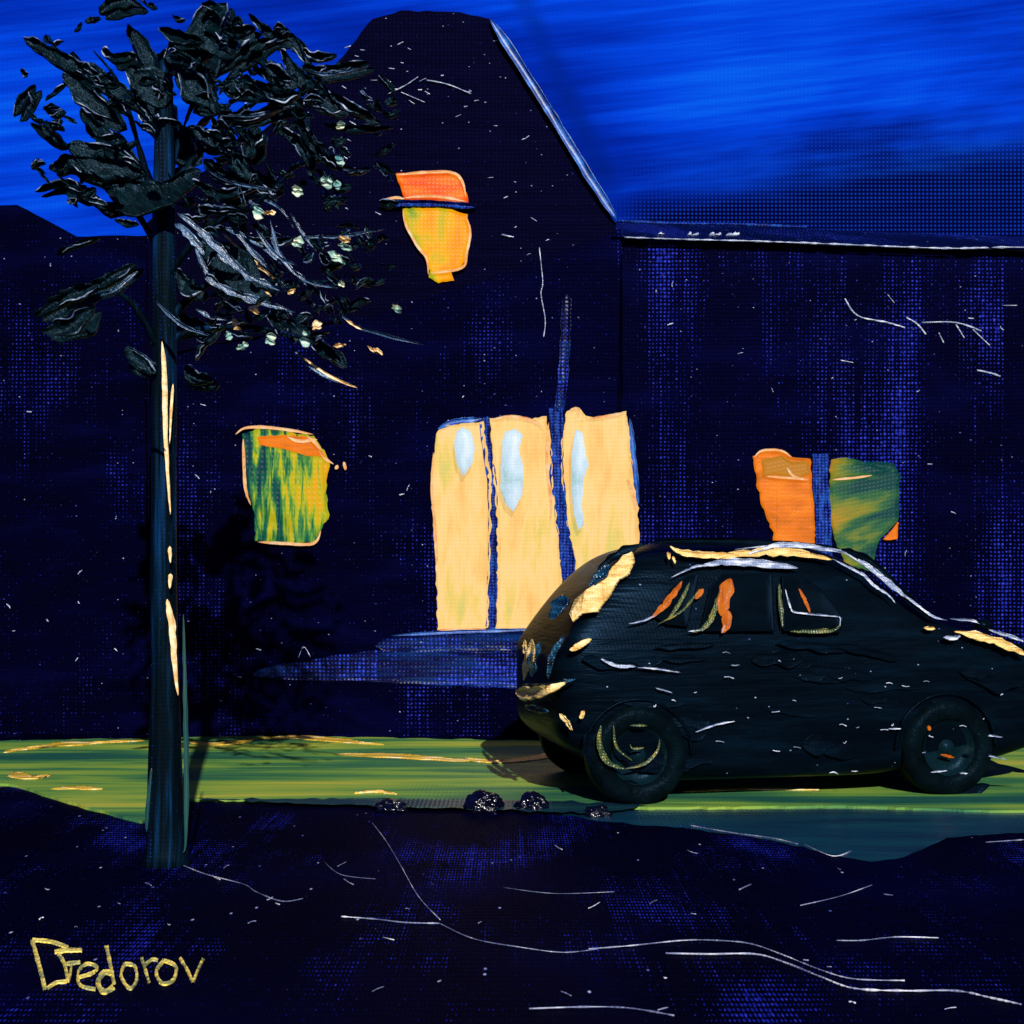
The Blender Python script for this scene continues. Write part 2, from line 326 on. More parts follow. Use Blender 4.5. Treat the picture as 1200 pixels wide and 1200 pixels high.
sheet(bm, [(640, 952), (800, 948), (1000, 948), (1500, 958), (1500, 985), (1180, 976), (1110, 982), (1060, 1004), (1020, 1010), (960, 998), (900, 984), (800, 970), (700, 962)], 0.005, jit=1.2, seed=9)
tag(link('car_shade', bm, 'teal'), kind='structure')  # dark teal sheet painted in as the shade by the car

# raised ridges in the road surface
bm = bmesh.new()
for i, (pts, w) in enumerate([
    ([(400, 1074), (440, 1077), (475, 1081), (515, 1082)], 2.4), ([(515, 1082), (555, 1100), (610, 1110), (660, 1116), (700, 1112)], 1.8),
    ([(690, 1112), (740, 1108), (800, 1102), (840, 1102), (880, 1106), (920, 1120), (960, 1136), (1000, 1147), (1060, 1149)], 2.2),
    ([(780, 1117), (830, 1118), (885, 1118), (920, 1128), (960, 1144), (1000, 1158), (1060, 1161), (1120, 1161), (1160, 1169), (1197, 1177)], 3.2),
    ([(436, 964), (452, 985), (470, 1015), (490, 1050), (516, 1078)], 1.6), ([(210, 1012), (240, 1024), (285, 1036), (300, 1045), (330, 1056), (355, 1053)], 1.9),
    ([(620, 1182), (680, 1180), (735, 1181), (790, 1190)], 2.6), ([(980, 1102), (1010, 1102), (1050, 1098), (1100, 1099)], 2.2),
    ([(938, 1061), (985, 1050), (1022, 1037)], 1.6), ([(808, 967), (860, 976), (905, 982), (935, 989)], 2.0),
    ([(940, 988), (975, 1003), (998, 997)], 2.2), ([(1155, 987), (1200, 984)], 2.4), ([(590, 1040), (650, 1047), (720, 1045)], 1.0),
    ([(225, 934), (330, 935), (450, 937)], 1.4), ([(380, 1010), (400, 1025), (440, 1030)], 0.9)]):
    g = [G(x, y, 0.006) for x, y in pts]; tube(bm, g, w*0.36/F*6.0, steps=7, seed=i, wob=0.7)
for i in range(34):
    x = random.uniform(20, 1180); y = random.uniform(985, 1185); L = random.uniform(3, 14)
    a = random.uniform(-0.6, 0.6)
    tube(bm, [G(x, y, 0.006), G(x+L*0.5, y+L*a*0.5+random.uniform(-1, 1), 0.007), G(x+L, y+L*a, 0.006)], random.uniform(0.4, 1.0)/F*6, steps=3, seed=i*1.7)
tag(link('street_ridges', bm, 'groundridge', smooth=True), kind='structure')

# yellow strokes on the lawn
bm = bmesh.new()
up = Vector((0, 0, 1))
for i, (pts, w) in enumerate([([(300, 866), (345, 864), (400, 869), (450, 873)], 0.40), ([(395, 884), (450, 886), (520, 890), (550, 892)], 0.42), ([(545, 889), (585, 893), (640, 887), (675, 882)], 0.36),
        ([(5, 882), (40, 876), (100, 871), (170, 868)], 0.35), ([(15, 905), (35, 912), (60, 908)], 0.3), ([(222, 870), (260, 872), (300, 866)], 0.3), ([(640, 873), (700, 871), (760, 872)], 0.2), ([(60, 925), (90, 924), (120, 925)], .2), ([(415, 930), (440, 928), (465, 931)], .12), ([(800, 928), (880, 925), (960, 926)], .16)]):
    stroke(bm, [G(x, y, 0.022) for x, y in pts], w*0.8, n=up, t=0.012, seed=i+1.5, taper=(0.7, 0.7), rag=0.5)
tag(link('lawn_strokes', bm, 'yellow', smooth=True), kind='structure')

# painter's signature, laid out as raised lettering on the road
def glyphs():
    L = []
    def a(w, *p): L.append((w, p))
    a(5, (38, 1103), (44, 1125), (50, 1148), (53, 1162)); a(4, (38, 1103), (60, 1105), (80, 1112)); a(3.4, (55, 1160), (66, 1153), (80, 1150), (84, 1130))
    a(4, (68, 1118), (76, 1132), (80, 1154)); a(4.5, (64, 1117), (80, 1115), (96, 1115)); a(4, (78, 1131), (94, 1129))
    a(3.4, (92, 1147), (108, 1142), (114, 1135), (102, 1131), (92, 1140), (94, 1156), (112, 1161))
    a(4.5, (125, 1110), (129, 1130), (134, 1156)); a(6, (133, 1143), (122, 1141), (115, 1153), (122, 1164), (133, 1158))
    a(3.6, (146, 1131), (142, 1145), (152, 1160), (160, 1150), (158, 1134), (146, 1131))
    a(3.6, (166, 1124), (171, 1140), (175, 1154)); a(3.2, (170, 1132), (178, 1126), (185, 1127))
    a(3.8, (192, 1127), (183, 1140), (190, 1154), (203, 1150), (206, 1134), (192, 1127))
    a(3.4, (211, 1124), (220, 1139), (226, 1153)); a(3.2, (226, 1153), (232, 1138), (238, 1125))
    return L
bm = bmesh.new()
for i, (w, p) in enumerate(glyphs()):
    pts = catmull([Vector(q) for q in p], 5)
    rings = []
    for j, q in enumerate(pts):
        tg = (pts[min(j+1, len(pts)-1)]-pts[max(j-1, 0)]).normalized(); nn = Vector((-tg.y, tg.x))
        ww = w*0.5*(1+0.5*nz(j*0.7+i*3.1))
        row = []
        for x, h in ((-1, 0.003), (-0.8, 0.009), (0, 0.006), (0.8, 0.009), (1, 0.003)):
            r = q+nn*x*ww; row.append(bm.verts.new(G(r.x, r.y, 0)+up*h))
        rings.append(row)
    for r0, r1 in zip(rings, rings[1:]):
        for k in range(4): bm.faces.new((r0[k], r0[k+1], r1[k+1], r1[k]))
tag(link('signature_lettering', bm, 'letter'), kind='structure')

# stones on the lawn's edge
def stone(c, s, seed):
    bm = bmesh.new(); bmesh.ops.create_icosphere(bm, subdivisions=4, radius=1)
    for v in bm.verts:
        d = v.co.normalized(); k = 1+0.38*noise.noise(d*1.3+Vector((seed, 0, 0)))+0.22*noise.noise(d*3.1+Vector((0, seed, 0)))
        v.co = Vector((d.x*s[0]*k, d.y*s[1]*k, max(d.z*k, -0.55)*s[2]))
    o = link('stone', bm, 'stone', smooth=True); o.location = c+Vector((0, 0, 0.5*s[2])); return o
for px, py, s, seed, lab in [(457, 951, (0.10, 0.08, 0.055), 1.2, 'low black stone lying on the lawn edge, leftmost of the four'),
        (566, 951, (0.115, 0.09, 0.09), 4.4, 'largest wet black stone on the lawn edge below the big window'),
        (622, 951, (0.10, 0.08, 0.08), 7.9, 'humped black stone on the lawn edge just right of the largest stone'),
        (700, 957, (0.085, 0.06, 0.05), 2.7, 'small black stone on the lawn edge nearest the car')]:
    tag(stone(G(px, py), s, seed), lab, 'stone', 'black stones along the lawn edge')

# ------------------------------------------------------------------ house
house = empty('house', P(560, 862, WY).to_tuple()[:2]+(0,))
tag(house, 'dark navy house with a tall blunt gable, lit windows and a long low right wing', 'house')
HO = Vector(house.location)
def hpart(name, bm, m, parent=None, smooth=False):
    par = parent or house
    o = link(name, bm, m, None, smooth); o.parent = par
    # geometry is in world metres; keep it there
    o.location = -HO if par is house else Vector((0, 0, 0))
    return o
bm = bmesh.new()
prism(bm, [(172, 870), (172, 262), (232, 205), (300, 158), (352, 118), (405, 62), (436, 22), (470, 12), (540, 14), (574, 22), (612, 86), (648, 142), (684, 205), (722, 262), (730, 870)], WY, WY+7, sub=9, jit=1.0, seed=3)
gw = hpart('gable_wall', bm, 'gable')
bm = bmesh.new()
prism(bm, [(725, 870), (725, 277), (1600, 305), (1600, 870)], WY+0.06, WY+6)
hpart('wing_wall', bm, 'wall_right')
bm = bmesh.new()
prism(bm, [(-500, 870), (-500, 262), (20, 240), (90, 276), (174, 276), (174, 870)], WY+0.06, WY+5, sub=14, jit=1.4, seed=6)
hpart('side_wall', bm, 'wall')
# lower body paint of the front: a shallow coat standing proud of the gable wall
bm = bmesh.new()
prism(bm, [(176, 872), (176, 420), (300, 395), (430, 372), (560, 330), (640, 300), (728, 268), (728, 872)], WY-0.012, WY-0.003, sub=12, jit=3, seed=12)
hpart('front_wall', bm, 'wall')
# right roof: pitched back from the eave to the ridge
bm = bmesh.new()
e0 = P(728, 278, WY-0.02); e1 = P(1640, 305, WY-0.02); r0 = P(716, 260, WY+3.0); r1 = P(1640, 294, WY+3.0)
vs = [bm.verts.new(p) for p in (e0, e1, r1, r0)]; f = bm.faces.new(vs)
vs2 = [bm.verts.new(p-Vector((0, 0, 0.02))) for p in (e0, e1, r1, r0)]; bm.faces.new(vs2[::-1])
for k in range(4): bm.faces.new((vs[k], vs[(k+1) % 4], vs2[(k+1) % 4], vs2[k]))
roof = hpart('roof', bm, 'roof')
# verge boards of the gable
bm = bmesh.new()
stroke(bm, [P(x, y, WY-0.05) for x, y in [(574, 22), (614, 84), (650, 141), (688, 204), (723, 258)]], 0.085, t=0.035, seed=2, taper=(0.1, 0.1))
hpart('verge_board', bm, 'verge', smooth=True)
bm = bmesh.new()
tube(bm, [P(x, y, WY-0.22) for x, y in [(722, 259), (800, 262), (860, 263), (945, 266)]], 0.014, seed=1)
hpart('ridge_line', bm, 'pipe', smooth=True)
bm = bmesh.new()
tube(bm, [P(x, y, WY-0.05) for x, y in [(732, 278), (820, 281), (900, 283), (1000, 287), (1110, 291), (1210, 290), (1420, 296)]], 0.008, steps=14, seed=2, wob=1.1)
for i in range(16):
    x = random.uniform(738, 862); tube(bm, [P(x, 277, WY-0.05), P(x+random.uniform(3, 9), 274+random.uniform(-2, 2), WY-0.06)], 0.013, steps=2, seed=i)
hpart('gutter', bm, 'silver', smooth=True)
# plinth under the big window with a thin pale ledge
bm = bmesh.new()
prism(bm, [(282, 875), (286, 800), (300, 786), (360, 772), (432, 764), (446, 744), (470, 741), (800, 738), (1100, 745), (1100, 875)], WY-0.16, WY-0.004, sub=10, jit=1.5, seed=4, Y=WY-0.16)
pl = hpart('plinth', bm, 'wall')
bm = bmesh.new()
stroke(bm, [P(x, y, WY-0.162) for x, y in [(296, 790), (360, 786), (440, 782), (540, 784), (660, 788)]], 0.34, t=0.010, seed=3, taper=(0.5, 0), rag=0.1)
stroke(bm, [P(x, y, WY-0.164) for x, y in [(440, 757), (520, 753), (600, 752), (680, 752)]], 0.17, t=0.010, seed=5, taper=(0.1, 0), rag=0.1)
hpart('plinth_coat', bm, 'plinth')
bm = bmesh.new()
stroke(bm, [P(x, y, WY-0.17) for x, y in [(458, 745), (520, 741), (580, 739), (632, 737)]], 0.035, t=0.02, seed=3)
hpart('ledge', bm, 'verge', smooth=True)

# windows
def window(): 
    o = bpy.data.objects.new('window', None); C.objects.link(o); o.parent = house; o.location = -HO; return o
w = window(); w['label'] = 'small gable window with red top pane over amber pane'
bm = bmesh.new(); slab(bm, [(464, 204), (500, 201), (528, 201), (542, 211), (547, 228), (549, 238), (520, 236), (474, 234), (470, 222)], WY, 0.05, jit=0.9, seed=1)
hpart('pane', bm, 'redorange', w)['label'] = 'red orange upper pane'
bm = bmesh.new(); slab(bm, [(472, 245), (500, 244), (530, 246), (547, 252), (552, 272), (548, 290), (541, 314), (528, 318), (532, 328), (514, 332), (502, 325), (503, 318), (499, 300), (489, 288), (480, 275), (475, 262)], WY, 0.05, jit=1.3, seed=2)
hpart('pane', bm, 'amber', w)['label'] = 'amber lower pane narrowing downward'
bm = bmesh.new()
for a in ([(464, 205), (500, 202), (528, 202), (541, 211), (546, 232)], [(474, 232), (510, 230), (546, 236)], [(472, 246), (476, 264), (489, 288), (500, 303), (502, 322)], [(546, 252), (551, 272), (547, 296), (541, 314), (504, 320)], [(448, 236), (462, 232), (474, 233)]):
    stroke(bm, [P(x, y, WY-0.05) for x, y in a], 0.026, t=0.012, seed=len(a))
hpart('frame', bm, 'peach', w, True)
bm = bmesh.new(); stroke(bm, [P(x, y, WY-0.03) for x, y in [(444, 241), (480, 239), (520, 240), (558, 243)]], 0.055, t=0.05, seed=5, taper=(0.1, 0.1))
hpart('sill', bm, 'pipe', w, True)

w = window(); w['label'] = 'square green and yellow window left of the big window'
bm = bmesh.new(); slab(bm, [(285, 510), (300, 502), (330, 505), (368, 511), (380, 528), (386, 542), (383, 560), (384, 590), (385, 608), (376, 622), (368, 636), (330, 636), (300, 634), (298, 600), (290, 570), (286, 540)], WY, 0.05, jit=1.4, seed=5)
hpart('pane', bm, 'greenpane', w)
bm = bmesh.new(); slab(bm, [(302, 512), (330, 510), (362, 512), (376, 528), (382, 536), (360, 534), (332, 526), (304, 522)], WY-0.03, 0.03, jit=0.9, seed=8)
hpart('blind', bm, 'orange', w)
bm = bmesh.new()
for a in ([(276, 509), (290, 501), (325, 502), (367, 509)], [(360, 511), (372, 522), (380, 536), (391, 544)], [(285, 514), (286, 545), (288, 574), (294, 592)], [(302, 635), (335, 637), (367, 637), (376, 622)], [(336, 511), (350, 517), (372, 515)], [(403, 541), (405, 551)], [(396, 545), (393, 550)]):
    stroke(bm, [P(x, y, WY-0.05) for x, y in a], 0.03, t=0.014, seed=len(a)+a[0][0])
hpart('frame', bm, 'peach', w, True)

w = window(); w['label'] = 'big cream window of three tall panes with dark blue mullions'
for pts, seed in (([(511, 508), (525, 498), (545, 496), (566, 494), (570, 520), (576, 560), (575, 620), (573, 680), (572, 736), (540, 738), (513, 738), (512, 680), (508, 620), (505, 570), (509, 530)], 1),
        ([(574, 491), (600, 489), (622, 492), (640, 488), (647, 520), (648, 570), (654, 620), (658, 670), (662, 740), (620, 741), (580, 740), (582, 700), (583, 650), (582, 600), (578, 550)], 2),
        ([(664, 482), (678, 478), (690, 490), (712, 488), (734, 482), (738, 510), (742, 560), (748, 600), (749, 650), (740, 745), (700, 745), (682, 742), (678, 700), (672, 650), (662, 600), (657, 560), (658, 520)], 3)):
    bm = bmesh.new(); slab(bm, pts, WY, 0.05, jit=1.3, seed=seed*3.3, rim=2); hpart('pane', bm, 'cream', w)
bm = bmesh.new(); stroke(bm, [P(x, y, WY-0.01) for x, y in [(566, 489), (571, 530), (577, 575), (578, 640), (576, 700), (575, 738)]], 0.095, t=0.035, seed=3, taper=(0, 0))
hpart('mullion', bm, 'pipe', w, True)
bm = bmesh.new(); stroke(bm, [P(x, y, WY-0.012) for x, y in [(651, 478), (653, 520), (653, 560), (658, 610), (664, 650), (668, 700), (668, 745)]], 0.13, t=0.045, seed=6, taper=(0, 0))
hpart('mullion', bm, 'pipe', w, True)
bm = bmesh.new()
stroke(bm, [P(x, y, WY-0.03) for x, y in [(738, 490), (741, 520), (745, 560), (748, 592)]], 0.05, t=0.03, seed=8)
stroke(bm, [P(x, y, WY-0.03) for x, y in [(513, 503), (530, 495), (555, 492), (566, 490)]], 0.055, t=0.03, seed=9)
hpart('frame', bm, 'verge', w, True)
bm = bmesh.new()
for a in ([(574, 492), (600, 488), (625, 493), (636, 502)], [(668, 480), (677, 479), (678, 487)], [(690, 491), (715, 487), (734, 483)], [(643, 495), (641, 540), (646, 590), (645, 612)], [(735, 560), (742, 580), (747, 600)], [(508, 530), (506, 570), (510, 620), (513, 690)], [(512, 738), (545, 738), (570, 737)]):
    stroke(bm, [P(x, y, WY-0.05) for x, y in a], 0.026, t=0.014, seed=a[0][0])
hpart('frame', bm, 'peach', w, True)['label'] = 'raised peach edging round the cream panes'

w = window(); w['label'] = 'orange and olive window above the car roof'
bm = bmesh.new(); slab(bm, [(882, 535), (893, 528), (915, 528), (928, 536), (949, 538), (951, 570), (955, 600), (955, 660), (905, 660), (906, 625), (898, 606), (892, 590), (886, 560)], WY+0.06, 0.05, jit=1.3, seed=4)
hpart('pane', bm, 'orange', w)['label'] = 'orange pane'
bm = bmesh.new(); slab(bm, [(974, 538), (990, 536), (1012, 541), (1030, 541), (1046, 543), (1054, 556), (1053, 580), (1052, 610), (1040, 622), (1028, 634), (1022, 670), (990, 662), (978, 632), (971, 600), (972, 560)], WY+0.06, 0.05, jit=1.3, seed=9)
hpart('pane', bm, 'olive', w)['label'] = 'olive green pane'
bm = bmesh.new(); slab(bm, [(893, 538), (915, 534), (930, 541), (949, 541), (949, 556), (930, 560), (910, 556), (894, 558)], WY+0.03, 0.03, jit=1.0, seed=14)
slab(bm, [(976, 541), (1000, 540), (1030, 546), (1046, 550), (1030, 556), (1000, 558), (976, 560)], WY+0.03, 0.03, jit=1.0, seed=15)
hpart('blind', bm, 'olive', w)
bm = bmesh.new(); slab(bm, [(1035, 632), (1046, 620), (1052, 612), (1051, 632), (1043, 633)], WY+0.05, 0.04, jit=0.5, seed=14, rim=1)
hpart('pane', bm, 'orange', w)['label'] = 'small orange corner scrap'
bm = bmesh.new()
for a in ([(884, 536), (893, 528), (915, 528), (928, 536)], [(898, 558), (925, 560), (948, 562)], [(975, 562), (1000, 560), (1022, 557)], [(922, 548), (930, 558), (945, 562)]):
    stroke(bm, [P(x, y, WY) for x, y in a], 0.022, t=0.012, seed=a[0][0])
hpart('frame', bm, 'peach', w, True)
bm = bmesh.new(); stroke(bm, [P(x, y, WY+0.02) for x, y in [(960, 532), (961, 570), (964, 620), (966, 700)]], 0.16, t=0.04, seed=3, taper=(0, 0))
hpart('mullion', bm, 'pipe', w, True)
# downpipe
bm = bmesh.new(); stroke(bm, [P(x, y, WY-0.02) for x, y in [(664, 345), (662, 400), (660, 440), (655, 482)]], 0.10, t=0.03, seed=12, taper=(0.05, 0))
hpart('drainpipe', bm, 'plinth', smooth=True)
# raised paint ridges on the walls
bm = bmesh.new()
RW = [([(632, 290), (636, 330), (634, 345), (639, 375), (637, 395)], 1.3), ([(500, 94), (525, 99), (552, 110)], 1.8), ([(455, 110), (475, 100), (490, 90)], 1.2), ([(470, 108), (498, 120)], 1.0),
      ([(990, 350), (1005, 370), (1040, 378), (1060, 384)], 2.2), ([(1062, 372), (1075, 380), (1085, 392)], 2.2), ([(1080, 378), (1120, 378), (1150, 388)], 2.0), ([(1145, 434), (1160, 437), (1172, 441)], 2.4),
      ([(1120, 380), (1130, 396)], 1.6), ([(1140, 386), (1160, 405)], 1.6), ([(1100, 390), (1106, 402)], 1.6), ([(1040, 345), (1048, 355)], 1.0), ([(985, 422), (1000, 425)], 1.0),
      ([(588, 275), (602, 278)], 2.2), ([(300, 760), (306, 762)], 1.6), ([(1175, 358), (1192, 358)], 1.2), ([(350, 770), (356, 758), (364, 770)], 1.0)]
for i, (a, wd) in enumerate(RW): tube(bm, [P(x, y, WY-0.018 if x < 725 else WY+0.055) for x, y in a], wd*0.45/F*WY, seed=i, wob=0.6)
for i in range(70):
    x = random.uniform(10, 1190); y = random.uniform(300, 850)
    if 500 < x < 755 and y > 480 or 280 < x < 395 and 495 < y < 640 or 880 < x < 1060 and 520 < y < 660: continue
    L = random.uniform(2, 8); a = random.uniform(-3, 3)
    yy = WY+0.055 if (x > 725 or x < 174) else (WY-0.018 if y > 430 else None)
    if yy is None or (300 < x and y > 738): continue
    tube(bm, [P(x, y, yy), P(x+L*math.cos(a)*.5+random.uniform(-1, 1), y+L*math.sin(a)*.5, yy), P(x+L*math.cos(a), y+L*math.sin(a), yy)], random.uniform(0.3, 0.75)/F*WY, steps=3, seed=i*2.1)
for i in range(60):
    x = random.uniform(395, 640); y = random.uniform(40, 300)
    if x > 590 and y < 160 or 440 < x < 560 and 195 < y < 340: continue
    L = random.uniform(2, 8); a = random.uniform(-0.7, 0.7)
    tube(bm, [P(x, y, WY-0.004), P(x+L, y+L*a, WY-0.004)], random.uniform(0.3, 0.7)/F*WY, steps=3, seed=i*2.1)
o = hpart('wall_ridges', bm, 'silver', smooth=True)

# pale lanterns hanging before the big window's panes
for pts, lab in (([(542, 501), (552, 506), (557, 525), (553, 545), (543, 558), (536, 545), (532, 520), (535, 505)], 'small oval pale blue lantern hanging before the left cream pane'),
        ([(592, 506), (604, 502), (613, 510), (608, 526), (614, 550), (612, 580), (602, 600), (592, 590), (586, 572), (587, 545), (588, 520)], 'broad wavy pale blue lantern hanging before the middle cream pane'),
        ([(674, 503), (682, 506), (686, 530), (690, 545), (684, 560), (682, 590), (684, 615), (678, 622), (672, 600), (669, 570), (670, 530)], 'slender pale blue lantern hanging before the right cream pane')):
    cx = sum(p[0] for p in pts)/len(pts); top = min(p[1] for p in pts)
    base = P(cx, top, WY-0.13)
    bm = bmesh.new(); q = outline(pts, 3, 0.5, cx); ctr = Vector((cx, sum(p.y for p in q)/len(q)))
    rings = []
    for sc, dy in ((0.45, 0.045), (0.85, 0.03), (1.0, 0.0), (0.85, -0.03), (0.45, -0.045)):
        rings.append([bm.verts.new(P(ctr.x+(p.x-ctr.x)*sc, ctr.y+(p.y-ctr.y)*(sc*0.5+0.5 if sc < 1 else 1), WY-0.13)+Vector((0, dy, 0))-base) for p in q])
    for a, b in zip(rings, rings[1:]):
        for k in range(len(q)): bm.faces.new((a[k], a[(k+1) % len(q)], b[(k+1) % len(q)], b[k]))
    bm.faces.new(rings[0]); bm.faces.new(rings[-1][::-1])
    o = link('lantern', bm, 'paleblue', smooth=True); o.location = base
    tag(o, lab, 'lantern', 'pale lanterns in the big window')

# ------------------------------------------------------------------ tree
TY = 7.8
tb = G(196, 1012); TY = tb.y
tree = empty('tree', tb); tag(tree, 'bare-trunked dark tree with a ragged black green crown and pale leaves', 'tree')
def tpart(name, bm, m, smooth=True, parent=None):
    o = link(name, bm, m, None, smooth); o.parent = tree; o.location = -tb; return o
bm = bmesh.new()
rings = []
for j in range(60):
    s = j/59; py = 1016+(70-1016)*s; cx = 196-6*s+(10*(1-s)**4)*0-2*math.sin(s*5)
    if s < 0.12: pass
    r = (24-8*min(1, s/0.25)+7*max(0, 1-s/0.035)**2-2.5*s-6*max(0, s-0.8)*5*0.6)
    c = P(cx, py, TY); ring = []
    for k in range(20):
        a = 2*math.pi*k/20; rr = r*(1+0.10*nz(math.cos(a)*1.2, math.sin(a)*1.2, s*7)+0.05*nz(math.cos(a)*4, math.sin(a)*4, s*3))/F*TY
        ring.append(bm.verts.new(c+Vector((math.cos(a)*rr, math.sin(a)*rr, 0))))
    rings.append(ring)
for a, b in zip(rings, rings[1:]):
    for k in range(20): bm.faces.new((a[k], a[(k+1) % 20], b[(k+1) % 20], b[k]))
bm.faces.new(rings[0]); bm.faces.new(rings[-1])
trunk = tpart('trunk', bm, 'bark')
bm = bmesh.new()
for a, wd in (([(190, 400), (193, 440), (194, 500), (197, 560), (200, 603)], 6), ([(199, 640), (200, 660)], 4), ([(200, 672), (199, 690)], 5), ([(196, 702), (202, 735), (205, 780), (209, 815)], 8), ([(203, 450), (201, 480), (199, 520)], 3)):
    stroke(bm, [P(x, y, TY-0.115) for x, y in a], wd/F*TY, t=0.012, seed=a[0][1], taper=(0.15, 0.6))
o = tpart('bark_highlight', bm, 'creamleaf'); o['label'] = 'pale yellow highlight painted down the trunk'  # light on the trunk, built as pale strokes
bm = bmesh.new()
for a, wd in (([(215, 720), (217, 800), (219, 900), (218, 985), (214, 1000)], 5), ([(178, 900), (174, 940), (172, 975)], 4)):
    stroke(bm, [P(x, y, TY-0.07) for x, y in a], wd/F*TY, t=0.02, seed=a[0][1], taper=(0.4, 0.2))
tpart('bark_ridge', bm, 'lawn_edge')
# crown
BIG = [([(29,46),(71,71),(108,88),(142,112),(175,138)],18),([(75,83),(104,117),(142,146)],20),([(17,137),(42,100)],10),([(117,17),(142,4),(167,8)],14),([(200,88),(228,55),(267,6)],44),
 ([(188,34),(210,44),(240,50)],16),([(292,17),(317,42),(342,46),(358,75)],11),([(258,88),(292,62),(325,46)],11),([(354,79),(383,85),(433,75)],9),([(178,112),(196,158),(229,186)],40),([(205,60),(228,100),(246,128)],30),
 ([(256,103),(285,103),(316,112)],14),([(258,142),(300,137),(346,122)],9),([(346,122),(358,158),(374,180),(396,194)],9),([(396,194),(415,203),(434,199)],6),([(79,172),(118,190),(172,204)],42),([(120,217),(167,228),(228,194)],30),
 ([(238,190),(267,208),(325,222)],14),([(229,246),(260,250),(292,249)],5),([(288,188),(296,170),(303,150)],18),([(312,78),(328,90),(342,96)],16),([(360,110),(380,120),(402,128)],20),([(330,60),(345,88),(372,100)],12),
 ([(42,371),(72,356),(100,342),(132,328),(162,309)],15),([(50,388),(83,384),(112,360)],17),([(67,300),(92,288),(117,280)],5),([(150,406),(162,426),(183,438)],15),([(42,225),(83,217),(125,242),(167,238)],9),([(37,145),(58,158),(75,168)],10),
 ([(235,280),(262,315),(312,345)],34),([(183,354),(210,374),(250,388)],17),([(266,379),(238,408),(231,423)],8),([(362,396),(382,412),(400,424)],15),([(217,430),(232,446),(250,446)],14),([(208,317),(218,338),(238,342)],16),
 ([(312,366),(336,382),(362,380)],15),([(240,40),(262,60),(280,50)],22),([(150,30),(165,60),(178,90)],14),([(150,80),(172,96),(186,120)],26),([(228,150),(248,168),(272,166)],22),([(100,95),(118,92),(150,110)],14),
 ([(95,130),(112,150),(135,160)],14),([(60,200),(88,190),(110,205)],14),([(265,170),(280,196),(300,200)],14),([(300,100),(325,118),(352,112)],13),([(355,60),(370,70),(395,66)],8),([(330,150),(350,170),(362,196)],10),
 ([(226,212),(262,228),(312,218)],10),([(250,20),(275,40),(300,34)],12),([(388,110),(412,128),(440,140)],10),([(380,146),(410,152),(460,150)],7),([(120,60),(138,70),(160,66)],12)]
BLUE = [([(208,250),(250,285),(292,325),(340,342)],9),([(229,290),(250,330),(292,350),(346,366)],9),([(267,258),(300,300),(333,333)],6),([(317,258),(329,300),(358,329),(396,338)],5),([(229,231),(292,229),(329,246),(346,270)],4),
 ([(342,279),(400,277),(450,269)],3.5),([(396,366),(425,385),(496,404)],4),([(250,262),(300,285),(330,310)],5),([(342,408),(375,438),(419,454)],5),([(183,354),(217,383),(250,394)],4),([(229,362),(248,372),(266,375)],4),([(118,348),(140,338),(162,318)],3),([(50,368),(75,352),(100,345)],3),
 ([(150,406),(164,414),(184,428)],3),([(205,262),(222,276),(240,300)],9),([(340,250),(356,276),(372,296)],3.5),([(300,268),(322,298),(350,312)],4),([(258,88),(292,66),(325,48)],3),([(258,136),(300,136),(346,124)],3),([(238,196),(270,214),(325,224)],3),([(346,124),(360,162),(396,196),(434,200)],3),([(356,82),(384,88),(432,78)],3),([(220,255),(262,300),(300,328)],8)]
CREAM = [([(260,273),(298,308),(333,335)],4),([(352,417),(385,440),(419,455)],3),([(405,375),(425,387)],3.5)]
def crown_y(px, py, i):
    d = math.hypot((px-225)/230, (py-200)/240)
    return TY+1.0*math.sqrt(max(0.0, 1-min(1, d)**2))*math.sin(i*2.399)*0.9
def addset(bm, data, sd, off=0.0, t=0.05, edge=None):
    for i, (p, wd) in enumerate(data):
        cx, cy = p[len(p)//2]; Y = crown_y(cx, cy, i+sd)+off
        if wd > 18: Y = max(Y, TY-0.2)
        k = F/Y; sl = nz(i*3.7, sd)*0.5
        pts = [P(x, y, Y+sl*(x-cx)/200*1.0) for x, y in p]
        stroke(bm, pts, wd/k, n=Vector((0.12*math.sin(i), -1, 0.15*math.cos(i*1.7))).normalized(), t=t, seed=i*1.37+sd, taper=(0.3, 0.35), rag=0.5, edge=edge)
bm = bmesh.new()
addset(bm, [([(x+dx, y+dy) for x, y in p], wd*1.35) for p, wd in BIG for dx, dy in ((7, 6),) if wd > 8], 60, 0.45, t=0.03)
addset(bm, BIG, 0, edge=0.0046)
for i in range(760):
    a = random.uniform(0, 2*math.pi); r = random.random()**0.6
    cx = 205+190*r*math.cos(a); cy = 135+135*r*math.sin(a)
    if random.random() < 0.45: cx, cy = random.uniform(240, 460), random.uniform(60, 400)
    if math.hypot((cx-230)/260, (cy-200)/250) > 1: continue
    if nz(cx*0.022, cy*0.022, 3.3) < -0.06 and cy < 270: continue
    if cx < 180 and cy > 290 : continue
    L = random.uniform(8, 30); th = random.choice((0.5, 0.7, 0.3, -0.3, -0.5, 0.9))+random.uniform(-0.4, 0.4); cv = random.uniform(-5, 5)
    Y = TY+random.uniform(-0.8, 0.8)
    p = [P(cx-L/2*math.cos(th), cy-L/2*math.sin(th), Y), P(cx, cy+cv, Y+random.uniform(-.06, .06)), P(cx+L/2*math.cos(th), cy+L/2*math.sin(th), Y)]
    stroke(bm, p, random.uniform(2, 9)/F*Y, n=Vector((random.uniform(-.4, .4), -1, random.uniform(-.3, .5))).normalized(), t=0.03, seed=i*0.91, taper=(0.5, 0.5), steps=4, rag=0.6, edge=0.0032 if i % 2 else None)
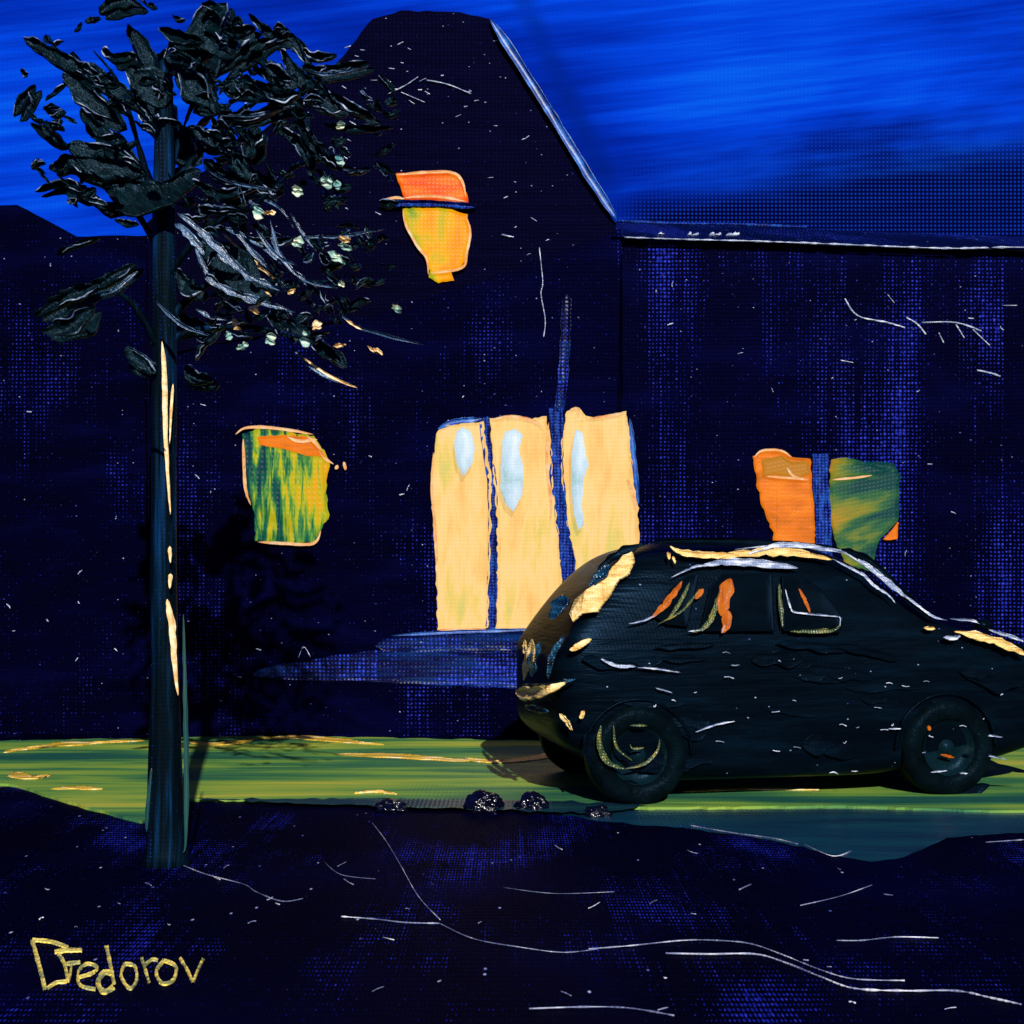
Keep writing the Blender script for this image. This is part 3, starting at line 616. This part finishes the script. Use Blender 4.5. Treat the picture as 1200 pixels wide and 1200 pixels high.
crown = tpart('crown', bm, 'leaf'); crown.data.materials.append(M['leafglint'])
bm = bmesh.new(); addset(bm, BLUE, 20, -0.6, 0.02)
o = tpart('foliage_highlight', bm, 'leafblue'); o.name = 'leaf_highlights'; o['label'] = 'blue grey highlights painted as blades along the right of the crown'  # light blue highlights of the crown, modelled as coloured blades
bm = bmesh.new(); addset(bm, CREAM, 40, -0.7, 0.015)
tpart('twig', bm, 'creamleaf')['label'] = 'cream twigs'
# limbs tie the strokes to the trunk
for i, p in enumerate([[(190,300),(150,235),(90,180),(40,140)],[(192,260),(205,180),(230,110),(262,20)],[(192,330),(240,270),(300,240),(350,190)],[(193,380),(250,330),(330,330),(420,330)],[(190,270),(165,180),(140,100),(110,60)],[(192,420),(150,350),(100,345)],[(193,400),(240,385),(310,385),(380,405)],[(192,230),(260,150),(330,100),(400,75)]]):
    bm = bmesh.new(); dz = 0.55*math.sin(i*2.1)
    tube(bm, [P(x, y, TY+dz*j/3) for j, (x, y) in enumerate(p)], lambda s: (5.5-4.6*s)/F*TY, seed=i)
    tpart('limb', bm, 'bark')
for i, (x, y, w_, h_, m_) in enumerate([(297,364,13,12,'creamleaf'),(277,383,10,12,'creamleaf'),(285,406,14,12,'palegreen'),(318,398,14,20,'palegreen'),(355,394,15,20,'palegreen'),(372,383,14,12,'creamleaf'),(397,405,15,8,'creamleaf'),(440,411,18,9,'creamleaf'),
        (303,249,18,14,'palegreen'),(316,250,14,9,'creamleaf'),(350,285,15,14,'palegreen'),(393,303,22,16,'palegreen'),(405,290,16,11,'palegreen'),(402,280,16,7,'creamleaf'),(398,187,12,14,'palegreen'),(350,224,16,11,'palegreen'),(385,214,16,18,'palegreen'),(396,216,8,14,'palegreen'),(465,362,15,10,'palegreen'),(315,345,9,5,'creamleaf'),(342,342,11,7,'creamleaf'),(402,332,10,8,'palegreen'),(268,394,10,11,'palegreen'),(400,147,12,8,'palegreen')]):
    w_ *= 0.85; h_ *= 0.85
    bm = bmesh.new(); Y = TY-0.95+0.2*math.sin(i*1.9); a = random.uniform(-0.6, 0.6)
    for q in range(2):
        ox, oy = random.uniform(-.2, .2)*w_, (q-0.5)*h_*0.45
        stroke(bm, [P(x-w_/2*math.cos(a)+ox, y-w_/2*math.sin(a)+oy, Y), P(x+ox, y+oy+random.uniform(-2, 2), Y-0.01), P(x+w_/2*math.cos(a)+ox, y+w_/2*math.sin(a)+oy, Y)], h_*0.62/F*Y, t=0.02, seed=i*2.3+q, taper=(0.5, 0.4), rag=0.7)
    tpart('pale_leaf', bm, m_)

# ------------------------------------------------------------------ car
YAW = math.radians(11)
cr = G(676, 948); cr = Vector((cr.x, cr.y, 0))
car = empty('car', cr, YAW); tag(car, 'black teal rounded hatchback parked on the lawn before the big window, nose to the right', 'car')
hd = Vector((math.cos(YAW), math.sin(YAW), 0)); sdv = Vector((-math.sin(YAW), math.cos(YAW), 0))
def cpart(name, bm, m, smooth=True, parent=None): return link(name, bm, m, parent or car, smooth)
def CS(px, py, y=-0.0):
    """point on the car's near side plane (local y) met by a photo row and column: gives local coordinates"""
    d = Vector(((px-600)/F, 1, -(py-HY)/F)); o = Vector((0, 0, H))
    t = ((cr+sdv*y)-o).dot(sdv)/d.dot(sdv); q = o+d*t-cr
    return Vector((q.dot(hd), y, q.z))
W = 1.62      # width; local y runs from 0 (near side) to W (far side)
# stations: s, z of underside, z of roof/bonnet line, half width factor
ST = [(-0.14, 0.50, 0.98, 0.80), (-0.10, 0.42, 1.06, 0.90), (-0.02, 0.36, 1.20, 0.96), (0.12, 0.30, 1.42, 0.99), (0.30, 0.16, 1.62, 1.0), (0.50, 0.12, 1.74, 1.0), (0.80, 0.12, 1.785, 1.0), (1.2, 0.12, 1.79, 1.0),
      (1.6, 0.12, 1.785, 1.0), (1.85, 0.12, 1.76, 1.0), (2.1, 0.12, 1.66, 1.0), (2.35, 0.14, 1.48, 1.0), (2.6, 0.18, 1.28, 1.0), (2.85, 0.18, 1.18, 0.99), (3.1, 0.2, 1.12, 0.98), (3.4, 0.29, 1.05, 0.95), (3.65, 0.33, 0.95, 0.90), (3.80, 0.40, 0.80, 0.82)]
BELT = 1.10
bm = bmesh.new(); rings = []
for s, zb, zt, wf in ST:
    half = []
    hw = W/2*wf; belt = min(BELT, zt-0.05)
    g = max(0.0, min(1.0, (zt-BELT)/0.55)); rw = hw*(1-0.20*g-0.03)
    half = [(hw*0.80, zb), (hw*0.96, zb+0.06), (hw*1.0, zb+0.22), (hw*1.01, zb+(belt-zb)*0.6), (hw*0.985, belt), (hw*0.97-(hw*0.97-rw)*0.5, belt+(zt-belt)*0.5), (rw, zt-0.09*g-0.01), (rw*0.86, zt-0.015), (rw*0.4, zt+0.012)]
    ring = [(-a, b) for a, b in half]+[(a, b) for a, b in half[::-1]]
    rings.append([bm.verts.new((s, W/2+a, b)) for a, b in ring])
for a, b in zip(rings, rings[1:]):
    n = len(a)
    for k in range(n): bm.faces.new((a[k], a[(k+1) % n], b[(k+1) % n], b[k]))
bm.faces.new(rings[0]); bm.faces.new(rings[-1])
bodybm = bm
def side_y(z):   # near side surface of the body at a height (local y)
    if z <= BELT: return W/2*(0.0)
    return W/2*0.22*min(1, (z-BELT)/0.62)
def cpos(px, py, lift=0.03):
    q = CS(px, py, 0.0)
    for _ in range(3): q = CS(px, py, side_y(q.z)-lift)
    return q
NS = Vector((0, -1, 0.12)).normalized()
# wheels
for s, yy in ((CS(748, 880).x, 0.0), (CS(1110, 880).x, 0.0), (CS(748, 880).x, W), (CS(1110, 880).x, W)):
    R = 0.345; sg = -1 if yy == 0 else 1
    wh = empty('wheel'); wh.parent = car; wh.location = (s, yy-sg*0.02, R)
    def ringset(prof, name, m):
        bm = bmesh.new(); rr = []
        for k in range(40):
            a = 2*math.pi*k/40; rr.append([bm.verts.new((math.cos(a)*r*(1+0.01*nz(k*.5)), sg*y, math.sin(a)*r)) for r, y in prof])
        for k in range(40):
            for j in range(len(prof)-1): bm.faces.new((rr[k][j], rr[k][j+1], rr[(k+1) % 40][j+1], rr[(k+1) % 40][j]))
        return link(name, bm, m, wh, True)
    ringset([(0.19, 0.02), (0.21, 0.055), (0.28, 0.07), (0.33, 0.05), (0.345, 0.0), (0.345, -0.12), (0.30, -0.15), (0.19, -0.15)], 'tyre', 'rubber')
    ringset([(0.195, 0.045), (0.18, 0.03), (0.16, 0.0), (0.06, 0.0), (0.05, 0.03), (0.001, 0.035)], 'rim', 'rim')
# wheel-arch lips
for px in (748, 1110):
    c = CS(px, 880, -0.03); bm = bmesh.new()
    tube(bm, [(c.x+0.38*math.cos(a), -0.015, 0.345+0.38*math.sin(a)) for a in [math.pi*k/8 for k in range(9)]], 0.012, seed=px)
    cpart('wheel_arch', bm, 'car')
bm = bmesh.new()      # bright arcs on the rear wheel
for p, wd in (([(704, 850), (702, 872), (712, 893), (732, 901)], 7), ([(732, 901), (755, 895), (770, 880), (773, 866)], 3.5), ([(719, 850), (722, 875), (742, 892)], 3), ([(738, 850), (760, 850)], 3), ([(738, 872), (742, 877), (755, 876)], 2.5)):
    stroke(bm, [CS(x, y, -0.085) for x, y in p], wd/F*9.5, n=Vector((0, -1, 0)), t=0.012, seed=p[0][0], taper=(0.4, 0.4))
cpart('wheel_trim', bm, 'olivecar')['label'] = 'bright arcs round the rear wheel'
# side windows
def cslab(pts, m, name, lift=0.012, t=0.012, seed=0):
    bm = bmesh.new(); q = outline(pts, 5, 0.4, seed)
    a = [bm.verts.new(cpos(p.x, p.y, lift)) for p in q]; qi = inset(q, 2)
    b = [bm.verts.new(cpos(p.x, p.y, lift+t)) for p in q]; b2 = [bm.verts.new(cpos(p.x, p.y, lift+t*0.6)) for p in qi]
    for r0, r1 in ((a, b), (b, b2)):
        for k in range(len(q)): bm.faces.new((r0[k], r0[(k+1) % len(q)], r1[(k+1) % len(q)], r1[k]))
    f = bm.faces.new(b2); bmesh.ops.triangulate(bm, faces=[f])
    return cpart(name, bm, m)
cslab([(766, 722), (785, 690), (806, 674), (820, 672), (806, 735), (780, 732)], 'glass', 'side_window')
cslab([(820, 740), (832, 688), (846, 672), (905, 672), (908, 740)], 'glass', 'side_window', seed=2)
cslab([(918, 740), (916, 674), (935, 672), (962, 690), (990, 724), (984, 742)], 'glass', 'side_window', seed=3)
def cstrokes(data, m, name, t=0.014, label=None, lift=0.035, taper=(0.3, 0.3)):
    bm = bmesh.new()
    for i, (p, wd) in enumerate(data): stroke(bm, [cpos(x, y, lift) for x, y in p], wd/F*9.6, n=NS, t=t, seed=i*1.9+p[0][0], taper=taper, rag=0.35)
    o = cpart(name, bm, m)
    if label: o['label'] = label
    return o
cstrokes([([(799, 681), (790, 695), (776, 712), (764, 724)], 7), ([(856, 678), (851, 695), (845, 722)], 17), ([(853, 715), (851, 730), (847, 742)], 11), ([(824, 690), (815, 702)], 6), ([(936, 690), (943, 704), (949, 718)], 3.5)], 'orangecar', 'window_gleam', label='orange gleams painted on the side windows')  # glowing strokes imitate light in the side glass
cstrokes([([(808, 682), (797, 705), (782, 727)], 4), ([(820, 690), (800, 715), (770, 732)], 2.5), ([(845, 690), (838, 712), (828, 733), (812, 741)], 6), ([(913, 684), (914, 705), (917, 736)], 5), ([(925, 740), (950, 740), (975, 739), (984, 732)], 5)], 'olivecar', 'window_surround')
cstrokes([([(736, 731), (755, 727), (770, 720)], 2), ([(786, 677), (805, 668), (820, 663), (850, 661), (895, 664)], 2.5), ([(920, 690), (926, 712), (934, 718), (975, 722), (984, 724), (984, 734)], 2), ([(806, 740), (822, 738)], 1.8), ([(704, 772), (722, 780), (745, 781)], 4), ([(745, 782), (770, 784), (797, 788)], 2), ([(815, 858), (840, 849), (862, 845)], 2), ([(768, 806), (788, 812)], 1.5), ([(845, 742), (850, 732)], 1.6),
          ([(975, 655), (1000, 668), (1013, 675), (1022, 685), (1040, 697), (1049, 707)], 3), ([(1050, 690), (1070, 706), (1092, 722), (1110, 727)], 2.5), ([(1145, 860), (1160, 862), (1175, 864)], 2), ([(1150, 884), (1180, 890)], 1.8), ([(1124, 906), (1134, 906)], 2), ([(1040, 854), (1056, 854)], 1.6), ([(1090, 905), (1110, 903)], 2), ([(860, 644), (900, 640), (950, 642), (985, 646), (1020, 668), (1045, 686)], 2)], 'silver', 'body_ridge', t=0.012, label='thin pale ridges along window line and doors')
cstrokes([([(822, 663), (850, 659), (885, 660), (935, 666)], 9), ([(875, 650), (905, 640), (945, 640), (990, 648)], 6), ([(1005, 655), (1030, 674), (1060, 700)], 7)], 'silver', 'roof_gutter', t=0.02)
cstrokes([([(785, 640), (800, 648), (835, 651), (860, 649)], 8), ([(830, 654), (880, 648), (930, 648), (975, 656)], 9), ([(782, 647), (784, 656)], 3), ([(788, 652), (791, 661)], 3)], 'creamcar', 'roof_highlight', t=0.02, label='cream highlight painted along the near edge of the roof')  # roof edge highlight built as cream strokes
cstrokes([([(1118, 740), (1140, 744), (1170, 753), (1204, 768)], 10), ([(1082, 736), (1096, 737)], 4)], 'creamcar', 'bonnet_highlight', t=0.02, label='cream highlight painted along the bonnet edge')  # cream strokes imitate light catching the bonnet
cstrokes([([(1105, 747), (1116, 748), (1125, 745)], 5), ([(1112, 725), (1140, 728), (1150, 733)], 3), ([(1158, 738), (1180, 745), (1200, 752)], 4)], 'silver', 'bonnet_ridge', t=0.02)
bm = bmesh.new(); c = cpos(1152, 732, 0.02); bmesh.ops.create_icosphere(bm, subdivisions=3, radius=0.055)
for v in bm.verts: v.co = Vector((v.co.x*1.2, v.co.y*0.9, v.co.z*0.8))*(1+0.2*noise.noise(v.co*12))+c
cpart('side_mirror', bm, 'car')
cstrokes([([(1102, 884), (1110, 886), (1118, 888)], 3), ([(1086, 850), (1090, 856)], 4)], 'peachp' if 'peachp' in M else 'orangecar', 'red_glint', label='tiny red glints by the front wheel')  # glints made as small glowing strokes
bm = bodybm      # thick broken strokes that give doors, sills and fenders their uneven skin
for i in range(26):
    x = random.uniform(705, 1190); y = random.uniform(752, 900)
    if y < 760 and x > 1050: y += 40
    L = random.uniform(25, 90); a = random.uniform(-0.12, 0.3)
    stroke(bm, [cpos(x-L/2, y-L/2*a, 0.008), cpos(x, y+random.uniform(-4, 4), 0.010), cpos(x+L/2, y+L/2*a, 0.008)], random.uniform(8, 26)/F*9.6, n=NS, t=0.009, seed=i*1.3, taper=(0.5, 0.5), rag=0.6)
for p, w_ in (([(757, 636), (820, 634), (900, 636), (985, 643)], 9), ([(985, 643), (1020, 660), (1050, 690), (1092, 728)], 12), ([(700, 668), (725, 648), (757, 637)], 10), ([(700, 850), (690, 875), (705, 905)], 16), ([(700, 905), (735, 925), (780, 930)], 20), ([(1080, 905), (1120, 925), (1160, 920)], 18)):
    stroke(bm, [cpos(x, y, 0.01) for x, y in p], w_/F*9.6, n=NS, t=0.03, seed=p[0][0], rag=0.6)
body = cpart('body', bm, 'car'); ms = body.modifiers.new('s', 'SUBSURF'); ms.levels = ms.render_levels = 2
bm = bmesh.new()
for i in range(34):
    x = random.uniform(760, 1190); y = random.uniform(760, 905) if x < 940 else random.uniform(790, 910)
    L = random.uniform(2, 12); tube(bm, [cpos(x, y, 0.026), cpos(x+L/2, y+random.uniform(-1.5, 1.5), 0.03), cpos(x+L, y+random.uniform(-2, 2), 0.026)], random.uniform(0.3, 0.8)/F*9.6, steps=3, seed=i)
tag(cpart('body_glints', bm, 'silver'), kind='stuff')
# rear end: glass, lamps, bumper, wrapped round the back
def rpt(px, py, back=0.05):
    """point on the car's rear, from the profile of the stations"""
    d = Vector(((px-600)/F, 1, -(py-HY)/F)); o = Vector((0, 0, H)); best = None
    t = 8.8
    while t < 12.5:
        q = o+d*t-cr; s, y, z = q.dot(hd), q.dot(sdv), q.z
        zt = None
        if 0 <= y+0.06 and y <= W:
            for (s0, b0, z0, f0), (s1, b1, z1, f1) in zip(ST, ST[1:]):
                if s0 <= s <= s1: zt = z0+(z1-z0)*(s-s0)/(s1-s0); zb = b0+(b1-b0)*(s-s0)/(s1-s0)
            e = side_y(z)
            if zt is not None and z <= zt and z >= zb-0.1 and y >= e: best = Vector((s-back, y-back*0.7, z+back*0.3)); break
        t += 0.01
    return best
def rstrokes(data, m, name, t=0.02, label=None, back=0.05):
    bm = bmesh.new(); k = 0
    for i, (p, wd) in enumerate(data):
        q = [rpt(x, y, back) for x, y in p]; q = [a for a in q if a is not None]
        if len(q) < 2: print('rpt miss', name, i); continue
        stroke(bm, q, wd/F*10, n=Vector((-0.75, -0.6, 0.25)).normalized(), t=t, seed=i*1.9+p[0][0], taper=(0.3, 0.3), rag=0.35); k += 1
    if not k: bm.free(); return None
    o = cpart(name, bm, m)
    if label: o['label'] = label
    return o
def rpoly(pts, m, name, lift=0.05, t=0.02, label=None, seed=0):
    bm = bmesh.new(); q = outline(pts, 4, 0.8, seed); qi = inset(q, 1.6)
    A = []
    for p, pi_ in zip(q, qi):
        a, b = rpt(p.x, p.y, lift), rpt(pi_.x, pi_.y, lift+t*0.6)
        if a is None or b is None: continue
        A.append((bm.verts.new(a), bm.verts.new(a+Vector((-0.6, -0.7, 0.25))*t), bm.verts.new(b)))
    n = len(A)
    if n < 4: print('rpoly miss', name); return
    for k in range(n):
        for j in (0, 1): bm.faces.new((A[k][j], A[k][j+1], A[(k+1) % n][j+1], A[(k+1) % n][j]))
    f = bm.faces.new([a[2] for a in A]); bmesh.ops.triangulate(bm, faces=[f])
    o = cpart(name, bm, m, False)
    if label: o['label'] = label
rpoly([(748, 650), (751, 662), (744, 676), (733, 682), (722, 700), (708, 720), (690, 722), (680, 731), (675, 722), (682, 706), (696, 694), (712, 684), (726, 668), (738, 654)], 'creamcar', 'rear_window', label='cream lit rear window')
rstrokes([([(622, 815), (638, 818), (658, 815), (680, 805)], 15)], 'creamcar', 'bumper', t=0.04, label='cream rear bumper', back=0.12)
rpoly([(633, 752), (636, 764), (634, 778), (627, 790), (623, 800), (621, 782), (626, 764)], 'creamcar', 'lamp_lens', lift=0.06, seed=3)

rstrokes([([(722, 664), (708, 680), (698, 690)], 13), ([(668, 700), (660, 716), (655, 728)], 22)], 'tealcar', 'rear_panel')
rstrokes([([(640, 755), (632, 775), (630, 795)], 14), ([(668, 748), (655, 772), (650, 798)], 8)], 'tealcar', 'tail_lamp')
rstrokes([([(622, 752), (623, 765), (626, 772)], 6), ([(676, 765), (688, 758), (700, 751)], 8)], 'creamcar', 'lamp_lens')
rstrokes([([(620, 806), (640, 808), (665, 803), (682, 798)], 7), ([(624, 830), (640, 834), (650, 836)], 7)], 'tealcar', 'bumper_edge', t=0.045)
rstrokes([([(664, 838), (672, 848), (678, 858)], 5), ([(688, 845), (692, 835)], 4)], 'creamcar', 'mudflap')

# every separate piece of these parts becomes a part of its own
def split(o):
    bm = bmesh.new(); bm.from_mesh(o.data); seen = set(); isl = []
    for f in bm.faces:
        if f.index in seen: continue
        st = [f]; seen.add(f.index); cur = []
        while st:
            g = st.pop(); cur.append(g.index)
            for e in g.edges:
                for h in e.link_faces:
                    if h.index not in seen: seen.add(h.index); st.append(h)
        isl.append(cur)
    bm.free()
    if len(isl) < 2 or len(isl) > 40: return
    src = o.data
    for i, idx in enumerate(isl):
        vi = {}; vs = []; fs = []
        for f in idx:
            ff = []
            for q in src.polygons[f].vertices:
                if q not in vi: vi[q] = len(vs); vs.append(src.vertices[q].co.copy())
                ff.append(vi[q])
            fs.append(ff)
        me = bpy.data.meshes.new(o.name); me.from_pydata(vs, [], fs); me.materials.append(src.materials[0])
        for p in me.polygons: p.use_smooth = src.polygons[idx[0]].use_smooth
        if i == 0: first = me; continue
        c = o.copy(); c.data = me; C.objects.link(c)
    o.data = first
for o in list(C.objects):
    if o.type == 'MESH' and o.parent and o.name.split('.')[0] in ('frame', 'window_gleam', 'window_surround', 'body_ridge', 'tail_lamp', 'lamp_lens', 'rear_panel', 'bumper_edge', 'roof_gutter', 'roof_highlight',
            'bonnet_highlight', 'bonnet_ridge', 'red_glint', 'wheel_trim', 'mudflap', 'leaf_highlights', 'twig', 'bark_highlight', 'bark_ridge', 'spoke', 'blind', 'pane', 'pale_leaf'): split(o)
    elif o.name.startswith('wall_ridges'): o['kind'] = 'stuff'
# ------------------------------------------------------------------ sky and light
wd = bpy.data.worlds.new('World'); S.world = wd; wd.use_nodes = True
k = NT(wd.node_tree); k.n.clear()
out = k.new('ShaderNodeOutputWorld'); bg = k.new('ShaderNodeBackground'); k.l.new(bg.outputs[0], out.inputs[0])
tc = k.new('ShaderNodeTexCoord'); sp = k.new('ShaderNodeSeparateXYZ'); k.l.new(tc.outputs['Generated'], sp.inputs[0])
X, Y_, Z = sp.outputs
yy = k.m('MAXIMUM', Y_, 0.15)
u = k.m('DIVIDE', X, yy); v = k.m('DIVIDE', Z, yy)
vt = k.m('ADD', v, k.m('MULTIPLY', u, -0.12))
n1 = k.noise(u, vt, 2.2, 10, 5, 0.55, 2.3, 0.6); n2 = k.noise(u, vt, 5, 150, 3, 0.6, 4.0)
n3 = k.noise(u, vt, 2.6, 5.5, 3, 0.5, 8.6)
t1 = k.m('ADD', k.m('MULTIPLY', n1, 0.40), k.m('ADD', k.m('MULTIPLY', n2, 0.20), k.m('MULTIPLY', n3, 0.40)))
glow = k.m('MULTIPLY', k.m('MULTIPLY', k.ss(u, 0.02, 0.16), k.ss(u, 0.16, 0.42, 1.0, 0.35)), k.m('MULTIPLY', k.ss(v, 0.24, 0.29), k.ss(v, 0.33, 0.42, 1.0, 0.55)))
t1 = k.m('ADD', t1, k.m('MULTIPLY', glow, 0.06))
col = k.ramp(k.ss(t1, 0.33, 0.68), [(0, (0.0005, 0.008, 0.18)), (0.4, (0.0005, 0.024, 0.44)), (0.72, (0.001, 0.060, 0.76)), (1, (0.003, 0.13, 0.93))])
# low dark bank of cloud on the right with the cloth showing through
wu = k.m('MULTIPLY_ADD', k.m('SINE', k.m('MULTIPLY', u, 2*math.pi/0.0028)), 0.5, 0.5)
wv_ = k.m('MULTIPLY_ADD', k.m('SINE', k.m('MULTIPLY', v, 2*math.pi/0.0028)), 0.5, 0.5)
wv2 = k.m('MULTIPLY', wu, wv_)
edge = k.m('ADD', v, k.m('MULTIPLY', k.m('SUBTRACT', n1, 0.5), 0.09))
edge = k.m('SUBTRACT', edge, k.m('MULTIPLY', k.ss(u, 0.06, 0.36), 0.045))
bank = k.m('MULTIPLY', k.ss(edge, 0.24, 0.285, 1.0, 0.0), k.ss(u, 0.06, 0.10))
dk = k.mix(k.ss(k.m('ADD', wv2, k.m('MULTIPLY', n2, 0.5)), 0.5, 1.0), (0.0008, 0.001, 0.02), (0.006, 0.04, 0.45))
col = k.mix(k.m('MULTIPLY', bank, 0.97), col, dk)
# dark seam of cloud running parallel to the gable
ln = k.m('ADD', k.m('MULTIPLY', k.m('SUBTRACT', u, 0.024), 2.2), k.m('SUBTRACT', v, 0.365))
ln = k.m('ABSOLUTE', k.m('ADD', ln, k.m('MULTIPLY', k.m('SUBTRACT', n1, 0.5), 0.03)))
col = k.mix(k.m('MULTIPLY', k.m('MULTIPLY', k.ss(ln, 0.002, 0.03, 0.38, 0.0), k.ss(v, 0.25, 0.26)), k.ss(n2, 0.3, 0.6)), col, (0.0005, 0.010, 0.10))
col = k.mix(k.m('MULTIPLY', wv2, 0.16), col, (0.0, 0.015, 0.25))
front = k.ss(Y_, -0.1, 0.5)
sky = k.new('ShaderNodeTexSky', sky_type='NISHITA', sun_disc=False)
SE, SR = math.radians(28), math.radians(-140)
sky.sun_elevation = SE; sky.sun_rotation = SR
back = k.mix(1.0, (0.0, 0.0, 0.0), sky.outputs[0], 'MIX')
mul = k.mix(1.0, sky.outputs[0], (0.006, 0.010, 0.03), 'MULTIPLY')
fin = k.mix(front, mul, col)
lp = k.ss(Z, -0.05, 0.02)
fin = k.mix(lp, (0.0005, 0.0008, 0.006), fin)
k.put(bg.inputs[0], fin); bg.inputs[1].default_value = 1.0
# added sun lamp with no visible source, makes the paint ridges glint
sd = bpy.data.lights.new('added_sun', 'SUN'); sd.energy = 5.0; sd.angle = math.radians(0.6); sd.color = (1.0, 0.95, 0.88)
so = bpy.data.objects.new('added_sun', sd); C.objects.link(so)
az = math.radians(170)          # low behind the viewer
d = Vector((math.sin(az)*math.cos(SE), math.cos(az)*math.cos(SE), math.sin(SE)))
so.rotation_euler = d.to_track_quat('Z', 'Y').to_euler(); so.location = d*30
sky.sun_rotation = az
# camera
cd = bpy.data.cameras.new('camera'); co = bpy.data.objects.new('camera', cd); C.objects.link(co)
co.location = (0, 0, H); co.rotation_euler = (math.radians(90), 0, 0)
cd.sensor_width = 36; cd.lens = F/1200*36; cd.shift_y = (HY-600)/1200; cd.clip_end = 2000
S.camera = co
S.render.resolution_x = S.render.resolution_y = 1024
S.view_settings.view_transform = 'Standard'; S.view_settings.look = 'None'; S.view_settings.exposure = 0; S.view_settings.gamma = 1
